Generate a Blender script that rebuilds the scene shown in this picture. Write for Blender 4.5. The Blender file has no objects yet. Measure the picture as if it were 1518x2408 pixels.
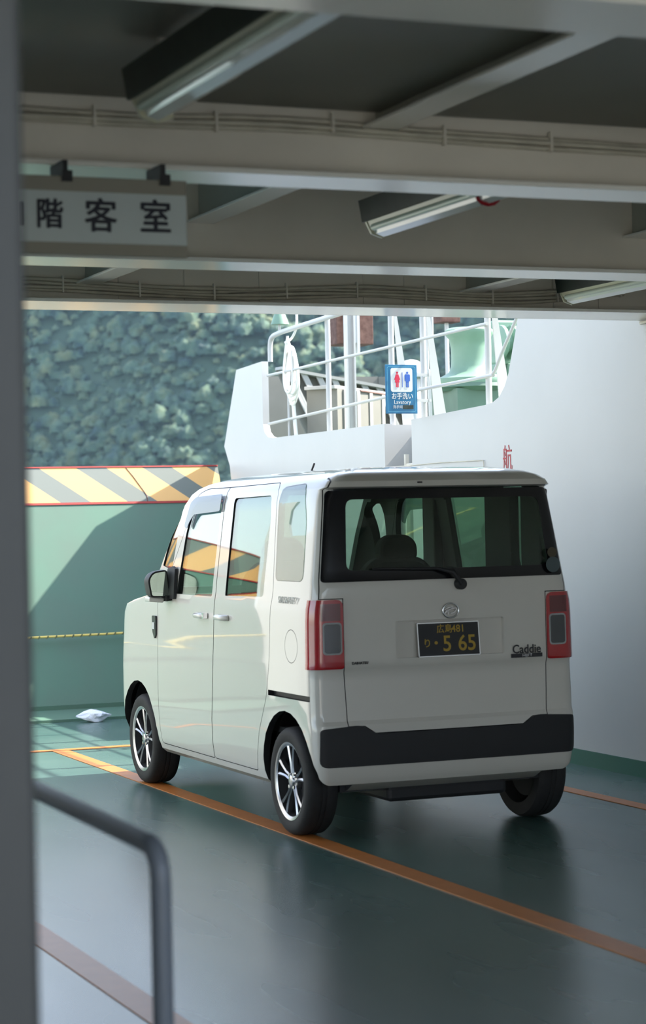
import bpy, bmesh, math, random
import numpy as np
from mathutils import Vector, Matrix, noise
random.seed(7); rng = np.random.default_rng(7)
S = bpy.context.scene
COL = S.collection

# ------------------------------------------------------------------ camera
cam_d = bpy.data.cameras.new('camera'); cam = bpy.data.objects.new('camera', cam_d); COL.objects.link(cam)
CAM = Vector((-4.6475, -9.6241, 1.6202))
cam.matrix_world = Matrix(((0.92349262, 0.01899929, -0.38314541, CAM.x),
                           (-0.38301891, -0.01004565, -0.92368588, CAM.y),
                           (-0.02139832, 0.99976903, -0.002, CAM.z), (0, 0, 0, 1)))
cam_d.sensor_fit = 'VERTICAL'; cam_d.sensor_height = 36.0; cam_d.sensor_width = 36.0
cam_d.lens = 4968.18 / 2408 * 36.0
cam_d.clip_end = 6000
cam_d.dof.use_dof = True; cam_d.dof.focus_distance = 13.5; cam_d.dof.aperture_fstop = 3.4
S.camera = cam

# ------------------------------------------------------------------ sky, sun, exposure
SUN_DIR = Vector((-1.0, 0.10, -1.06))
w = bpy.data.worlds.new('sky'); S.world = w; w.use_nodes = True
nt = w.node_tree; nt.nodes.clear()
sky = nt.nodes.new('ShaderNodeTexSky'); sky.sky_type = 'NISHITA'; sky.sun_disc = False
sky.sun_elevation = math.radians(45); sky.sun_rotation = math.radians(90)
sky.altitude = 0; sky.air_density = 1.0; sky.dust_density = 1.2; sky.ozone_density = 1.0
bg = nt.nodes.new('ShaderNodeBackground'); bg.inputs[1].default_value = 0.31
wo = nt.nodes.new('ShaderNodeOutputWorld')
hs = nt.nodes.new('ShaderNodeHueSaturation'); hs.inputs['Saturation'].default_value = .66
nt.links.new(sky.outputs[0], hs.inputs['Color']); nt.links.new(hs.outputs[0], bg.inputs[0]); nt.links.new(bg.outputs[0], wo.inputs[0])
sl = bpy.data.lights.new('sun', 'SUN'); so = bpy.data.objects.new('sun', sl); COL.objects.link(so)
sl.energy = 6.8; sl.angle = math.radians(0.6); sl.color = (1.0, 0.94, 0.84)
so.rotation_euler = SUN_DIR.to_track_quat('-Z', 'Y').to_euler(); so.location = (20, -2, 20)
S.view_settings.view_transform = 'Standard'; S.view_settings.look = 'None'
S.view_settings.exposure = 1.25; S.view_settings.gamma = 1.0; S.view_settings.use_curve_mapping = False

# ------------------------------------------------------------------ materials
def mat(name, col, rough=.5, metal=0., coat=0., var=0., vscale=3., bump=0., bscale=40., col2=None, spec=.5):
    m = bpy.data.materials.new(name); m.use_nodes = True
    n = m.node_tree.nodes; l = m.node_tree.links; b = n['Principled BSDF']
    b.inputs['Base Color'].default_value = (*col, 1); b.inputs['Roughness'].default_value = rough
    b.inputs['Metallic'].default_value = metal; b.inputs['Coat Weight'].default_value = coat
    b.inputs['Coat Roughness'].default_value = .03; b.inputs['Specular IOR Level'].default_value = spec
    tc = n.new('ShaderNodeTexCoord')
    if var > 0 or col2:
        t = n.new('ShaderNodeTexNoise'); t.inputs['Scale'].default_value = vscale; t.inputs['Detail'].default_value = 6
        l.new(tc.outputs['Object'], t.inputs['Vector'])
        r = n.new('ShaderNodeValToRGB'); r.color_ramp.elements[0].position = .35; r.color_ramp.elements[1].position = .68
        c2 = col2 or tuple(c * (1 - var) for c in col)
        r.color_ramp.elements[0].color = (*c2, 1); r.color_ramp.elements[1].color = (*col, 1)
        l.new(t.outputs['Fac'], r.inputs['Fac']); l.new(r.outputs['Color'], b.inputs['Base Color'])
    if bump > 0:
        t2 = n.new('ShaderNodeTexNoise'); t2.inputs['Scale'].default_value = bscale; t2.inputs['Detail'].default_value = 4
        l.new(tc.outputs['Object'], t2.inputs['Vector'])
        bp_ = n.new('ShaderNodeBump'); bp_.inputs['Strength'].default_value = bump; bp_.inputs['Distance'].default_value = .01
        l.new(t2.outputs['Fac'], bp_.inputs['Height']); l.new(bp_.outputs['Normal'], b.inputs['Normal'])
    return m

def glass(name, tint, refl=1.0, ior=1.5):
    m = bpy.data.materials.new(name); m.use_nodes = True
    n = m.node_tree.nodes; l = m.node_tree.links; n.clear()
    o = n.new('ShaderNodeOutputMaterial'); mx = n.new('ShaderNodeMixShader')
    tr = n.new('ShaderNodeBsdfTransparent'); tr.inputs[0].default_value = (*tint, 1)
    gl = n.new('ShaderNodeBsdfGlossy'); gl.inputs['Roughness'].default_value = .02; gl.inputs['Color'].default_value = (refl, refl, refl, 1)
    fr = n.new('ShaderNodeFresnel'); ge = n.new('ShaderNodeNewGeometry'); mr = n.new('ShaderNodeMapRange')
    mr.inputs['To Min'].default_value = ior; mr.inputs['To Max'].default_value = 1 / ior
    l.new(ge.outputs['Backfacing'], mr.inputs['Value']); l.new(mr.outputs[0], fr.inputs['IOR'])   # same reflectance on both faces of a thin pane
    l.new(fr.outputs[0], mx.inputs[0]); l.new(tr.outputs[0], mx.inputs[1]); l.new(gl.outputs[0], mx.inputs[2]); l.new(mx.outputs[0], o.inputs[0])
    return m

M = {}
M['car'] = mat('pearl white car paint', (.62, .59, .535), .38, coat=1.0)
M['trim'] = mat('dark cabin trim', (.028, .028, .03), .7)
M['black'] = mat('black plastic', (.012, .012, .014), .55, bump=.15, bscale=400)
M['glossblack'] = mat('gloss black', (.006, .006, .008), .15)
M['rubber'] = mat('tyre rubber', (.018, .018, .019), .75, var=.3, vscale=30)
M['alloy'] = mat('alloy silver', (.42, .42, .44), .25, metal=.9)
M['alloydark'] = mat('dark wheel barrel', (.015, .015, .017), .7)
M['chrome'] = mat('chrome', (.75, .75, .77), .12, metal=1.)
M['mirror'] = mat('mirror glass', (.36, .42, .37), .02, metal=1.)
M['redlens'] = mat('red lamp lens', (.42, .006, .012), .12, coat=1.)
M['redlensdark'] = mat('dark red lamp lens', (.12, .004, .008), .15, coat=1.)
M['clearlens'] = mat('clear lamp lens', (.06, .065, .07), .15, metal=.5, coat=1.)
M['lensrim'] = mat('pale lens rim', (.35, .36, .36), .3)
M['seat'] = mat('dark seat fabric', (.02, .022, .024), .9)
M['gclear'] = glass('lightly tinted window glass', (.86, .93, .87), ior=1.7)
M['gdark'] = glass('privacy window glass', (.40, .52, .44), ior=1.75)
M['grear'] = glass('tinted tailgate glass', (.64, .74, .67), ior=1.45)
M['visor'] = glass('smoked visor plastic', (.22, .25, .33), ior=1.6)
M['platebg'] = mat('black licence plate', (.012, .012, .014), .4)
M['plateyel'] = mat('yellow plate paint', (.42, .27, .03), .5)
M['letgrey'] = mat('dark badge lettering', (.03, .03, .035), .3, metal=.3)
M['faint'] = mat('faint sticker print', (.58, .58, .54), .5)
M['sticker'] = mat('pale window sticker', (.06, .085, .09), .5)
M['stickero'] = mat('amber window sticker', (.07, .055, .03), .5)
M['white'] = mat('white ship paint', (.53, .53, .51), .42, var=.05, vscale=1.2, bump=.10, bscale=5)
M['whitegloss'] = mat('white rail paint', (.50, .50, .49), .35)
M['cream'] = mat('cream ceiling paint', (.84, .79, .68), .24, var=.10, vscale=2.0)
M['flange'] = mat('glossy cream paint whitened for bounce light', (.90, .88, .80), .16, spec=1.0)  # cream paint made whiter to carry the light falling on the flange undersides
M['creamshaded'] = mat('cream girder paint darkened for shade', (.42, .42, .35), .45)  # same cream, darkened to put shade on the girder webs
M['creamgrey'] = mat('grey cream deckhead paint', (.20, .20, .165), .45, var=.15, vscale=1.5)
M['gear'] = mat('white gear paint darkened for shade', (.19, .185, .16), .6, var=.1, vscale=4)  # white paint darkened so bulwark plates and locker read as shaded
M['gear2'] = mat('white gear paint dimmed for shade', (.36, .36, .34), .6)  # same white, dimmed less, for shaded stiffeners, bow cap rail and locker lid
M['pipegrey'] = mat('grey cable sheath', (.66, .62, .50), .5, var=.2, vscale=8)
M['orange'] = mat('orange deck line paint', (.50, .17, .035), .40, var=.12, vscale=9)
M['bgreen'] = mat('green bulwark paint', (.072, .160, .112), .55, col2=(.078, .145, .106), vscale=2.2)
M['skirting'] = mat('dark green skirting', (.012, .10, .065), .4)
M['red'] = mat('red paint line', (.30, .02, .015), .5)
M['redtxt'] = mat('red wall lettering', (.36, .012, .02), .5)
M['pillar'] = mat('grey pillar paint', (.055, .058, .058), .5, var=.1)
M['rail'] = mat('grey handrail paint', (.16, .18, .21), .38)
M['palegreen'] = mat('pale green machinery paint', (.18, .30, .22), .5, var=.12, vscale=6)
M['midgreen'] = mat('faded green machinery paint', (.11, .19, .14), .5, var=.15, vscale=6)
M['rust'] = mat('rust brown steel', (.16, .085, .065), .8, col2=(.09, .04, .03), vscale=20)
M['rope'] = mat('yellow rope', (.70, .55, .16), .8)
M['rope2'] = mat('dark rope strand', (.13, .14, .07), .8)
M['hose'] = mat('white hose', (.80, .80, .76), .5)
M['plastic'] = mat('crumpled white plastic', (.75, .8, .9), .25, bump=.6, bscale=60)
M['signface'] = mat('grey white sign face', (.55, .61, .58), .4)
M['signedge'] = mat('sign board backing', (.30, .28, .22), .6)
M['ink'] = mat('black sign lettering', (.008, .010, .02), .5)
M['blue'] = mat('blue sign enamel', (.0, .13, .27), .35)
M['lightblue'] = mat('light blue sign border', (.10, .35, .50), .35)
M['signwhite'] = mat('white sign enamel', (.60, .62, .61), .35)
M['picred'] = mat('red pictogram', (.55, .01, .05), .4)
M['picblue'] = mat('blue pictogram', (.02, .10, .42), .4)
M['housing'] = mat('dark green lamp housing', (.015, .028, .019), .5, var=.4, vscale=14)
M['reflector'] = mat('cream lamp reflector', (.62, .60, .42), .3)
M['tube'] = mat('unlit fluorescent tube', (.66, .74, .60), .25)
M['lampcover'] = mat('glossy white lamp cover', (.78, .80, .74), .12, coat=.6)
M['metaldark'] = mat('dark bolt', (.02, .02, .02), .6)

def floor_mat():
    m = mat('glossy green deck paint', (.085, .165, .15), .3)
    n = m.node_tree.nodes; l = m.node_tree.links; b = n['Principled BSDF']
    tc = n.new('ShaderNodeTexCoord')
    t = n.new('ShaderNodeTexNoise'); t.inputs['Scale'].default_value = 1.3; t.inputs['Detail'].default_value = 8
    l.new(tc.outputs['Object'], t.inputs['Vector'])
    r = n.new('ShaderNodeValToRGB'); r.color_ramp.elements[0].position = .3; r.color_ramp.elements[1].position = .7
    r.color_ramp.elements[0].color = (.048, .100, .090, 1); r.color_ramp.elements[1].color = (.078, .135, .118, 1)
    l.new(t.outputs['Fac'], r.inputs['Fac']); l.new(r.outputs['Color'], b.inputs['Base Color'])
    mp = n.new('ShaderNodeMapping'); mp.inputs['Scale'].default_value = (2, .5, 1)
    l.new(tc.outputs['Object'], mp.inputs['Vector'])
    t2 = n.new('ShaderNodeTexNoise'); t2.inputs['Scale'].default_value = 1.5; t2.inputs['Detail'].default_value = 2
    l.new(mp.outputs[0], t2.inputs['Vector'])
    mr = n.new('ShaderNodeMapRange'); mr.inputs['To Min'].default_value = .24; mr.inputs['To Max'].default_value = .30
    l.new(t2.outputs['Fac'], mr.inputs['Value']); l.new(mr.outputs[0], b.inputs['Roughness'])
    bu = n.new('ShaderNodeBump'); bu.inputs['Strength'].default_value = .01; bu.inputs['Distance'].default_value = .01
    l.new(t2.outputs['Fac'], bu.inputs['Height']); l.new(bu.outputs[0], b.inputs['Normal'])
    return m
M['deck'] = floor_mat()

M['bouncedeck'] = mat('pale grey bounce floor paint', (.19, .19, .175), .6)  # for the added stern floor that bounces sunlight forward
def stripe_mat():
    m = mat('yellow and grey hazard stripes', (.8, .5, .2), .5)
    n = m.node_tree.nodes; l = m.node_tree.links; b = n['Principled BSDF']
    tc = n.new('ShaderNodeTexCoord'); sx = n.new('ShaderNodeSeparateXYZ'); l.new(tc.outputs['Object'], sx.inputs[0])
    # object coords = world here; slanted coordinate
    a = n.new('ShaderNodeMath'); a.operation = 'MULTIPLY_ADD'; a.inputs[1].default_value = 1.40
    l.new(sx.outputs['Z'], a.inputs[0]); l.new(sx.outputs['X'], a.inputs[2])
    s_ = n.new('ShaderNodeMath'); s_.operation = 'SUBTRACT'; s_.inputs[1].default_value = 3.415 - 0.62 * 10; l.new(a.outputs[0], s_.inputs[0])
    d = n.new('ShaderNodeMath'); d.operation = 'DIVIDE'; d.inputs[1].default_value = .62; l.new(s_.outputs[0], d.inputs[0])
    f = n.new('ShaderNodeMath'); f.operation = 'FRACT'; l.new(d.outputs[0], f.inputs[0])
    g = n.new('ShaderNodeMath'); g.operation = 'LESS_THAN'; g.inputs[1].default_value = .55; l.new(f.outputs[0], g.inputs[0])
    mx = n.new('ShaderNodeMix'); mx.data_type = 'RGBA'
    mx.inputs[6].default_value = (.145, .165, .145, 1); mx.inputs[7].default_value = (.72, .42, .15, 1)
    l.new(g.outputs[0], mx.inputs[0]); l.new(mx.outputs[2], b.inputs['Base Color'])
    return m
M['stripes'] = stripe_mat()

def foliage_mat():
    m = mat('broadleaf canopy', (.05, .10, .04), .7)
    n = m.node_tree.nodes; l = m.node_tree.links; b = n['Principled BSDF']
    tc = n.new('ShaderNodeTexCoord')
    t = n.new('ShaderNodeTexNoise'); t.inputs['Scale'].default_value = .10; t.inputs['Detail'].default_value = 4
    l.new(tc.outputs['Object'], t.inputs['Vector'])
    r = n.new('ShaderNodeValToRGB'); e = r.color_ramp.elements
    e[0].position = .32; e[0].color = (.026, .072, .070, 1); e[1].position = .50; e[1].color = (.085, .160, .100, 1)
    k = e.new(.70); k.color = (.175, .215, .100, 1)
    l.new(t.outputs['Fac'], r.inputs['Fac']); l.new(r.outputs['Color'], b.inputs['Base Color'])
    t2 = n.new('ShaderNodeTexNoise'); t2.inputs['Scale'].default_value = 1.4; t2.inputs['Detail'].default_value = 5
    l.new(tc.outputs['Object'], t2.inputs['Vector'])
    bu = n.new('ShaderNodeBump'); bu.inputs['Strength'].default_value = 1.0; bu.inputs['Distance'].default_value = 2.4
    l.new(t2.outputs['Fac'], bu.inputs['Height']); l.new(bu.outputs[0], b.inputs['Normal'])
    return m
M['foliage'] = foliage_mat()
M['hill'] = mat('hillside undergrowth', (.03, .06, .035), .9)
M['sea'] = mat('sea water', (.03, .09, .11), .12, bump=.4, bscale=.5)

# ------------------------------------------------------------------ mesh builders
class MB:
    def __init__(s): s.v = []; s.f = []
    def add(s, vs, fs):
        b = len(s.v); s.v += [tuple(v) for v in vs]; s.f += [tuple(b + i for i in f) for f in fs]; return s
    def box(s, x0, x1, y0, y1, z0, z1):
        return s.add([(x0, y0, z0), (x1, y0, z0), (x1, y1, z0), (x0, y1, z0), (x0, y0, z1), (x1, y0, z1), (x1, y1, z1), (x0, y1, z1)],
                     [(0, 3, 2, 1), (4, 5, 6, 7), (0, 1, 5, 4), (1, 2, 6, 5), (2, 3, 7, 6), (3, 0, 4, 7)])
    def prism(s, poly, axis, a, b):
        """poly: 2-D outline in the other two axes (in xyz order), extruded along axis from a to b"""
        def P(p, t):
            return {'x': (t, p[0], p[1]), 'y': (p[0], t, p[1]), 'z': (p[0], p[1], t)}[axis]
        n = len(poly)
        return s.add([P(p, a) for p in poly] + [P(p, b) for p in poly],
                     [tuple(range(n))[::-1], tuple(range(n, 2 * n))] + [(i, (i + 1) % n, n + (i + 1) % n, n + i) for i in range(n)])
    def tube(s, pts, r, seg=10, closed=False, cap=True):
        pts = [Vector(p) for p in pts]; n = len(pts); rings = []
        up = None
        for i, p in enumerate(pts):
            a = pts[(i - 1) % n] if (closed or i > 0) else p; b = pts[(i + 1) % n] if (closed or i < n - 1) else p
            t = (b - a).normalized()
            if up is None:
                up = Vector((0, 0, 1)) if abs(t.z) < .9 else Vector((1, 0, 0))
            u = (up - t * up.dot(t)).normalized(); v = t.cross(u); up = u
            rr = r[i] if isinstance(r, (list, tuple)) else r
            rings.append([p + (u * math.cos(k * 2 * math.pi / seg) + v * math.sin(k * 2 * math.pi / seg)) * rr for k in range(seg)])
        fs = []
        m = n if closed else n - 1
        for i in range(m):
            for k in range(seg):
                j = (i + 1) % n
                fs.append((i * seg + k, i * seg + (k + 1) % seg, j * seg + (k + 1) % seg, j * seg + k))
        if cap and not closed:
            fs.append(tuple(range(seg))[::-1]); fs.append(tuple((n - 1) * seg + k for k in range(seg)))
        return s.add([q for R_ in rings for q in R_], fs)
    def lathe(s, prof, c, axis='z', seg=32, close=True):
        """prof: list of (radius, height along axis)"""
        def P(r, h, t):
            a, b = r * math.cos(t), r * math.sin(t)
            return {'z': (c[0] + a, c[1] + b, c[2] + h), 'x': (c[0] + h, c[1] + a, c[2] + b), 'y': (c[0] + b, c[1] + h, c[2] + a)}[axis]
        n = len(prof)
        vs = [P(r, h, 2 * math.pi * k / seg) for r, h in prof for k in range(seg)]
        fs = [(i * seg + k, i * seg + (k + 1) % seg, (i + 1) * seg + (k + 1) % seg, (i + 1) * seg + k) for i in range(n - 1) for k in range(seg)]
        if close:
            fs.append(tuple(range(seg))[::-1]); fs.append(tuple((n - 1) * seg + k for k in range(seg)))
        return s.add(vs, fs)

ORG = {}      # root name -> origin used by its parts
def root_origin(o):
    while o.parent: o = o.parent
    return Vector(o.location)

def setp(o, label=None, cat=None, group=None, kind=None):
    if label: o['label'] = label
    if cat: o['category'] = cat
    if group: o['group'] = group
    if kind: o['kind'] = kind
    return o

def mesh_of(mb, m, smooth=None):
    me = bpy.data.meshes.new('mesh'); me.from_pydata(mb.v, [], mb.f); me.update()
    bm = bmesh.new(); bm.from_mesh(me); bmesh.ops.recalc_face_normals(bm, faces=bm.faces); bm.to_mesh(me); bm.free()
    if m: me.materials.append(m)
    if smooth is not None: smooth_mesh(me, smooth)
    return me

def smooth_mesh(me, ang):
    me.polygons.foreach_set('use_smooth', [True] * len(me.polygons))
    me.set_sharp_from_angle(angle=math.radians(ang)); me.update()

def obj(name, mb, m, parent=None, smooth=None, bevel=0, label=None, cat=None, group=None, kind=None):
    """mb: MB or mesh in WORLD coordinates; becomes one object, origin at its parent's origin or its own base"""
    me = mesh_of(mb, m, smooth) if isinstance(mb, MB) else mb
    o = bpy.data.objects.new(name, me); COL.objects.link(o)
    if parent:
        o.parent = parent; off = root_origin(parent)
        me.transform(Matrix.Translation(-off))
    else:
        n = len(me.vertices); co = np.empty(n * 3); me.vertices.foreach_get('co', co); co = co.reshape(-1, 3)
        if kind == 'structure' or kind == 'stuff':
            pass
        else:
            off = Vector(((co[:, 0].min() + co[:, 0].max()) / 2, (co[:, 1].min() + co[:, 1].max()) / 2, co[:, 2].min()))
            me.transform(Matrix.Translation(-off)); o.location = off
    if bevel:
        b = o.modifiers.new('bevel', 'BEVEL'); b.width = bevel; b.segments = 2; b.limit_method = 'ANGLE'; b.angle_limit = math.radians(40)
    setp(o, label, cat, group, kind)
    return o

def empty(name, loc, label, cat, group=None):
    o = bpy.data.objects.new(name, None); COL.objects.link(o); o.location = loc; o.empty_display_size = .1
    return setp(o, label, cat, group)

def copy_tree(o, parent=None):
    c = o.copy(); COL.objects.link(c)
    if parent: c.parent = parent
    for ch in list(o.children): copy_tree(ch, c)
    return c

FONT = None
def text_mesh(s, size, loc, xdir, updir, m, extrude=.001, align='CENTER', sx=1.0, bold=0.0):
    """flat lettering; xdir reading direction, updir up"""
    c = bpy.data.curves.new('t', 'FONT'); c.body = s; c.size = size; c.align_x = align; c.align_y = 'CENTER'
    c.extrude = extrude; c.resolution_u = 3; c.offset = bold
    o = bpy.data.objects.new('t', c); COL.objects.link(o)
    bpy.context.view_layer.update()
    me = bpy.data.meshes.new_from_object(o.evaluated_get(bpy.context.evaluated_depsgraph_get()))
    bpy.data.objects.remove(o)
    X = Vector(xdir).normalized(); U = Vector(updir).normalized(); N = X.cross(U)
    T = Matrix(((X.x * sx, U.x, N.x, loc[0]), (X.y * sx, U.y, N.y, loc[1]), (X.z * sx, U.z, N.z, loc[2]), (0, 0, 0, 1)))
    me.transform(T); me.materials.clear(); me.materials.append(m)
    return me

def bend(pts, r=.06, n=5):
    """round the corners of a polyline"""
    P_ = [Vector(p) for p in pts]; out = [P_[0]]
    for i in range(1, len(P_) - 1):
        a, b, c = P_[i - 1], P_[i], P_[i + 1]
        d1 = (a - b); d2 = (c - b); k = min(r, d1.length * .49, d2.length * .49)
        p0 = b + d1.normalized() * k; p1 = b + d2.normalized() * k
        for j in range(n + 1):
            t = j / n; out.append(p0 * (1 - t) ** 2 + b * 2 * t * (1 - t) + p1 * t * t)
    out.append(P_[-1]); return out

def catmull(pts, n=8):
    P_ = [Vector(p) for p in pts]; P_ = [P_[0]] + P_ + [P_[-1]]; out = []
    for i in range(1, len(P_) - 2):
        for j in range(n):
            t = j / n; a, b, c, d = P_[i - 1:i + 3]
            out.append(.5 * ((2 * b) + (-a + c) * t + (2 * a - 5 * b + 4 * c - d) * t * t + (-a + 3 * b - 3 * c + d) * t ** 3))
    out.append(P_[-2]); return out

# ================================================================== THE SHIP
WX = 2.0          # inner face of right casing
LX = -3.7         # inner face of left casing
CZ = 3.2          # underside of deck plating
ST = dict(kind='structure')
obj('floor_bounce', MB().box(-9, 2.05, -26, -9.4, -.08, 0.0), M['bouncedeck'], label='added pale grey floor behind the viewer that bounces sunlight', **ST)  # stern floor added, and ceiling cut short, to bounce light onto the beams
obj('floor', MB().box(-9, 2.05, -9.4, 7.86, -.08, 0), M['deck'], label='glossy green painted steel vehicle deck', **ST)
# orange lane lines
def line(y0, y1, x, wd, lab):
    obj('deck_line', MB().box(x - wd / 2, x + wd / 2, y0, y1, .0005, .004), M['orange'], label=lab, cat='painted line', group='orange lane lines on the deck')
line(-9.3, 4.95, -.668, .118, 'orange lane line running under the left wheels of the white van')
line(-9.3, 4.90, 1.342, .10, 'orange lane line between the van and the white wall on the right')
line(-9.3, 4.90, -2.53, .12, 'orange lane line nearest the handrail in the left foreground')
obj('deck_line', MB().box(-3.25, 1.9, 4.90, 4.99, .001, .0045), M['orange'], label='orange line across the deck in front of the van', cat='painted line')
# right casing wall with its cut-out
wall_f = [(5.14, 0), (8.3, 0), (8.45, 1.4), (8.608, 2.1), (8.746, 2.284), (8.385, 2.965), (7.733, 2.993), (7.733, 2.44), (7.70, 2.37), (7.62, 2.325), (7.5, 2.31), (5.14, 2.318)]
wall_a = [(-14, 0), (4.65, 0), (4.65, 2.325), (3.45, 2.365), (3.33, 2.375), (3.22, 2.41), (3.14, 2.475), (3.08, 2.56), (2.94, 2.894), (2.76, 3.4), (2.6, 3.6), (-14, 3.6)]
wr = MB().prism(wall_f, 'x', WX, WX + .06).prism(wall_a, 'x', WX, WX + .06)
wr.box(WX + .30, WX + .34, 4.60, 5.20, 0, 2.30).box(WX + .06, WX + .30, 5.14, 5.18, 0, 2.31).box(WX + .06, WX + .30, 4.61, 4.65, 0, 2.31)
obj('wall_right', wr, M['white'], label='tall white painted steel side wall with a rail-topped cut-out', **ST)
obj('wall_left', MB().prism([(1.6, 0), (8.3, 0), (8.45, 1.4), (8.608, 2.1), (8.746, 2.284), (8.385, 2.965), (7.733, 2.993), (7.733, 2.44), (7.5, 2.31), (3.45, 2.365), (3.14, 2.475), (2.94, 2.894), (2.76, 3.4), (2.6, 3.6), (1.6, 3.6)], 'x', LX - .06, LX), M['white'],
    label='white steel side wall opposite, mirrored in the van windows', **ST)
obj('wall_back', MB().box(-9, 2.06, -26.1, -26, 0, 3.2), M['white'], label='white stern wall far behind the viewer', **ST)
obj('wall_left_aft', MB().box(-5.66, -5.6, -26, -2.6, 0, 3.199).box(-5.6, LX - .0601, -2.66, -2.6, 0, 3.199), M['white'], label='unseen white wall added at the left of the viewer', **ST)  # added out of view: keeps light off the deck, returns sun from astern
obj('wall_right_aft', MB().box(WX, WX + .06, -26, -14.001, 0, 3.2), M['white'], label='white side wall beside the added stern floor', **ST)
obj('baseboard_right', MB().box(WX - .012, WX - .0005, -13.9, 7.6, .0, .10), M['skirting'], label='dark green painted foot of the white wall', **ST)
obj('baseboard_left', MB().box(LX + .0005, LX + .012, 1.6, 7.6, .0, .10), M['skirting'], **ST)
# casing tops outside the walls
obj('trim_1', MB().prism([(WX + .35, -14), (6.2, -14), (6.2, 11.4), (3.25, 11.4), (WX + .35, 8.6)], 'z', 2.10, 2.18).box(WX + .061, WX + .35, 5.2, 8.5, 2.1, 2.18).box(WX + .061, WX + .35, -14, 4.6, 2.1, 2.18), M['midgreen'], label='side deck behind the white wall', **ST)
obj('trim_2', MB().box(-6.2, LX - .061, 1.7, 8.6, 2.10, 2.18), M['midgreen'], label='side deck on the far left', **ST)
obj('trim_3', MB().box(6.15, 6.2, -14, 11.4, -1.5, 2.1).box(-6.2, -6.15, 1.7, 8.6, -1.5, 2.1), M['white'], label='outer hull plating', **ST)
# ceiling plating
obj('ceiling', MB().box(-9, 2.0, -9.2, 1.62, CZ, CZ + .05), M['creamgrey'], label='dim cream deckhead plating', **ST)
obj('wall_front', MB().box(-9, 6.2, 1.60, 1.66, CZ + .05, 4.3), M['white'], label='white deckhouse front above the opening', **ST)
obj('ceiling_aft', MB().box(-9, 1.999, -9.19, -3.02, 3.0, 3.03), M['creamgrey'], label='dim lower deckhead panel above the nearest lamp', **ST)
# transverse beams: web and wide bottom flange
for i, (y0, y1, zb) in enumerate(((.95, 1.38, 2.757), (-.82, -.51, 2.757), (-3.10, -2.85, 2.757), (-5.52, -5.22, 2.757), (-7.9, -7.6, 2.757))):
    yc = (y0 + y1) / 2
    b = MB().box(-9, WX - .001, yc - .006, yc + .006, zb + .018, CZ - .001)
    bo = obj('ceiling_beam', b, M['cream'], label=['cream beam along the bright edge of the opening', 'cream ceiling beam second from the opening', 'cream ceiling beam that carries the hanging black lettered sign', 'blurred ceiling beam at the very top of the view', 'ceiling beam over the viewer'][i],
        cat='beam', group='cream beams across the ceiling', kind='structure')
    obj('bottom_flange', MB().box(-9, WX - .001, y0, y1, zb, zb + .018), M['flange'], bo, bevel=.003)
# rolled half-round edge of the front beam
obj('trim_4', MB().tube([(-9, 1.38, 2.782), (WX - .001, 1.38, 2.782)], .026, 12), M['flange'], smooth=40, label='rounded lip on the beam at the opening', **ST)
# longitudinal girders between the beams
def girder(x, y0, y1, lab):
    zg = 2.87 if y1 > 1 else 2.945
    go = obj('ceiling_girder', MB().box(x - .006, x + .006, y0, y1, zg + .012, CZ - .001), M['creamshaded'],
        label=lab, cat='girder', group='cream girders between the ceiling beams', kind='structure')
    obj('bottom_flange', MB().box(x - .065, x + .065, y0, y1, zg, zg + .012), M['flange'], go, bevel=.002)
ys = [1.165, -.665, -2.975, -5.37, -7.75]
for i in range(4):
    for x, nm in ((-3.9, 'left'), (-1.5, 'middle'), (.74, 'right')):
        girder(x + (-.16 if (i == 2 and nm == 'middle') else 0), ys[i + 1] + .008, ys[i] - .008, f'cream ceiling girder in the {nm} run, {["first","second","third","fourth"][i]} bay from the opening')

# bow ramp, raised and leaning outward: y = 7.84 + .43 z
def ry(z): return 7.84 + .43 * z
def ramp_slab(x0, x1, z0, z1, t=.05, off=0.):
    n = Vector((0, .918, -.395))
    def q(x, z, d): p = Vector((x, ry(z), z)) + n * d; return p
    vs = [q(x0, z0, off), q(x1, z0, off), q(x1, z1, off), q(x0, z1, off), q(x0, z0, off + t), q(x1, z0, off + t), q(x1, z1, off + t), q(x0, z1, off + t)]
    return vs, [(0, 3, 2, 1), (4, 5, 6, 7), (0, 1, 5, 4), (1, 2, 6, 5), (2, 3, 7, 6), (3, 0, 4, 7)]
bow = MB(); bow.add(*ramp_slab(LX + .02, 1.93, .03, 1.775)); bow.box(LX + .02, 1.97, 6.98, 7.84, .0005, .022); bow.box(LX + .02, 1.97, 7.84, 7.92, .0005, .06)
obj('bow_ramp', bow, M['bgreen'], label='raised green bow ramp closing the front of the deck', cat='ramp')
br = bpy.data.objects['bow_ramp']
obj('stripe_panel', MB().add(*ramp_slab(LX + .02, 1.93, 1.79, 2.10, .05, .0)), M['stripes'], br, label='yellow and grey hazard stripes')
o = MB(); o.add(*ramp_slab(LX + .02, 1.93, 1.768, 1.786, .06, -.008)); o.add(*ramp_slab(LX + .02, 1.93, 2.10, 2.112, .06, -.006))
obj('edge_strip', o, M['red'], br, label='dark red painted edge')
def rq(x, z, d=0.): return Vector((x, ry(z), z)) + Vector((0, -.918, .395)) * d
obj('weld_seam', MB().tube([rq(1.045, 2.10), rq(1.10, 2.02), rq(1.19, 1.87), rq(1.205, 1.84), rq(1.205, 1.775)], .005, 6), M['rust'], br, label='rusty seam')
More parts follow.
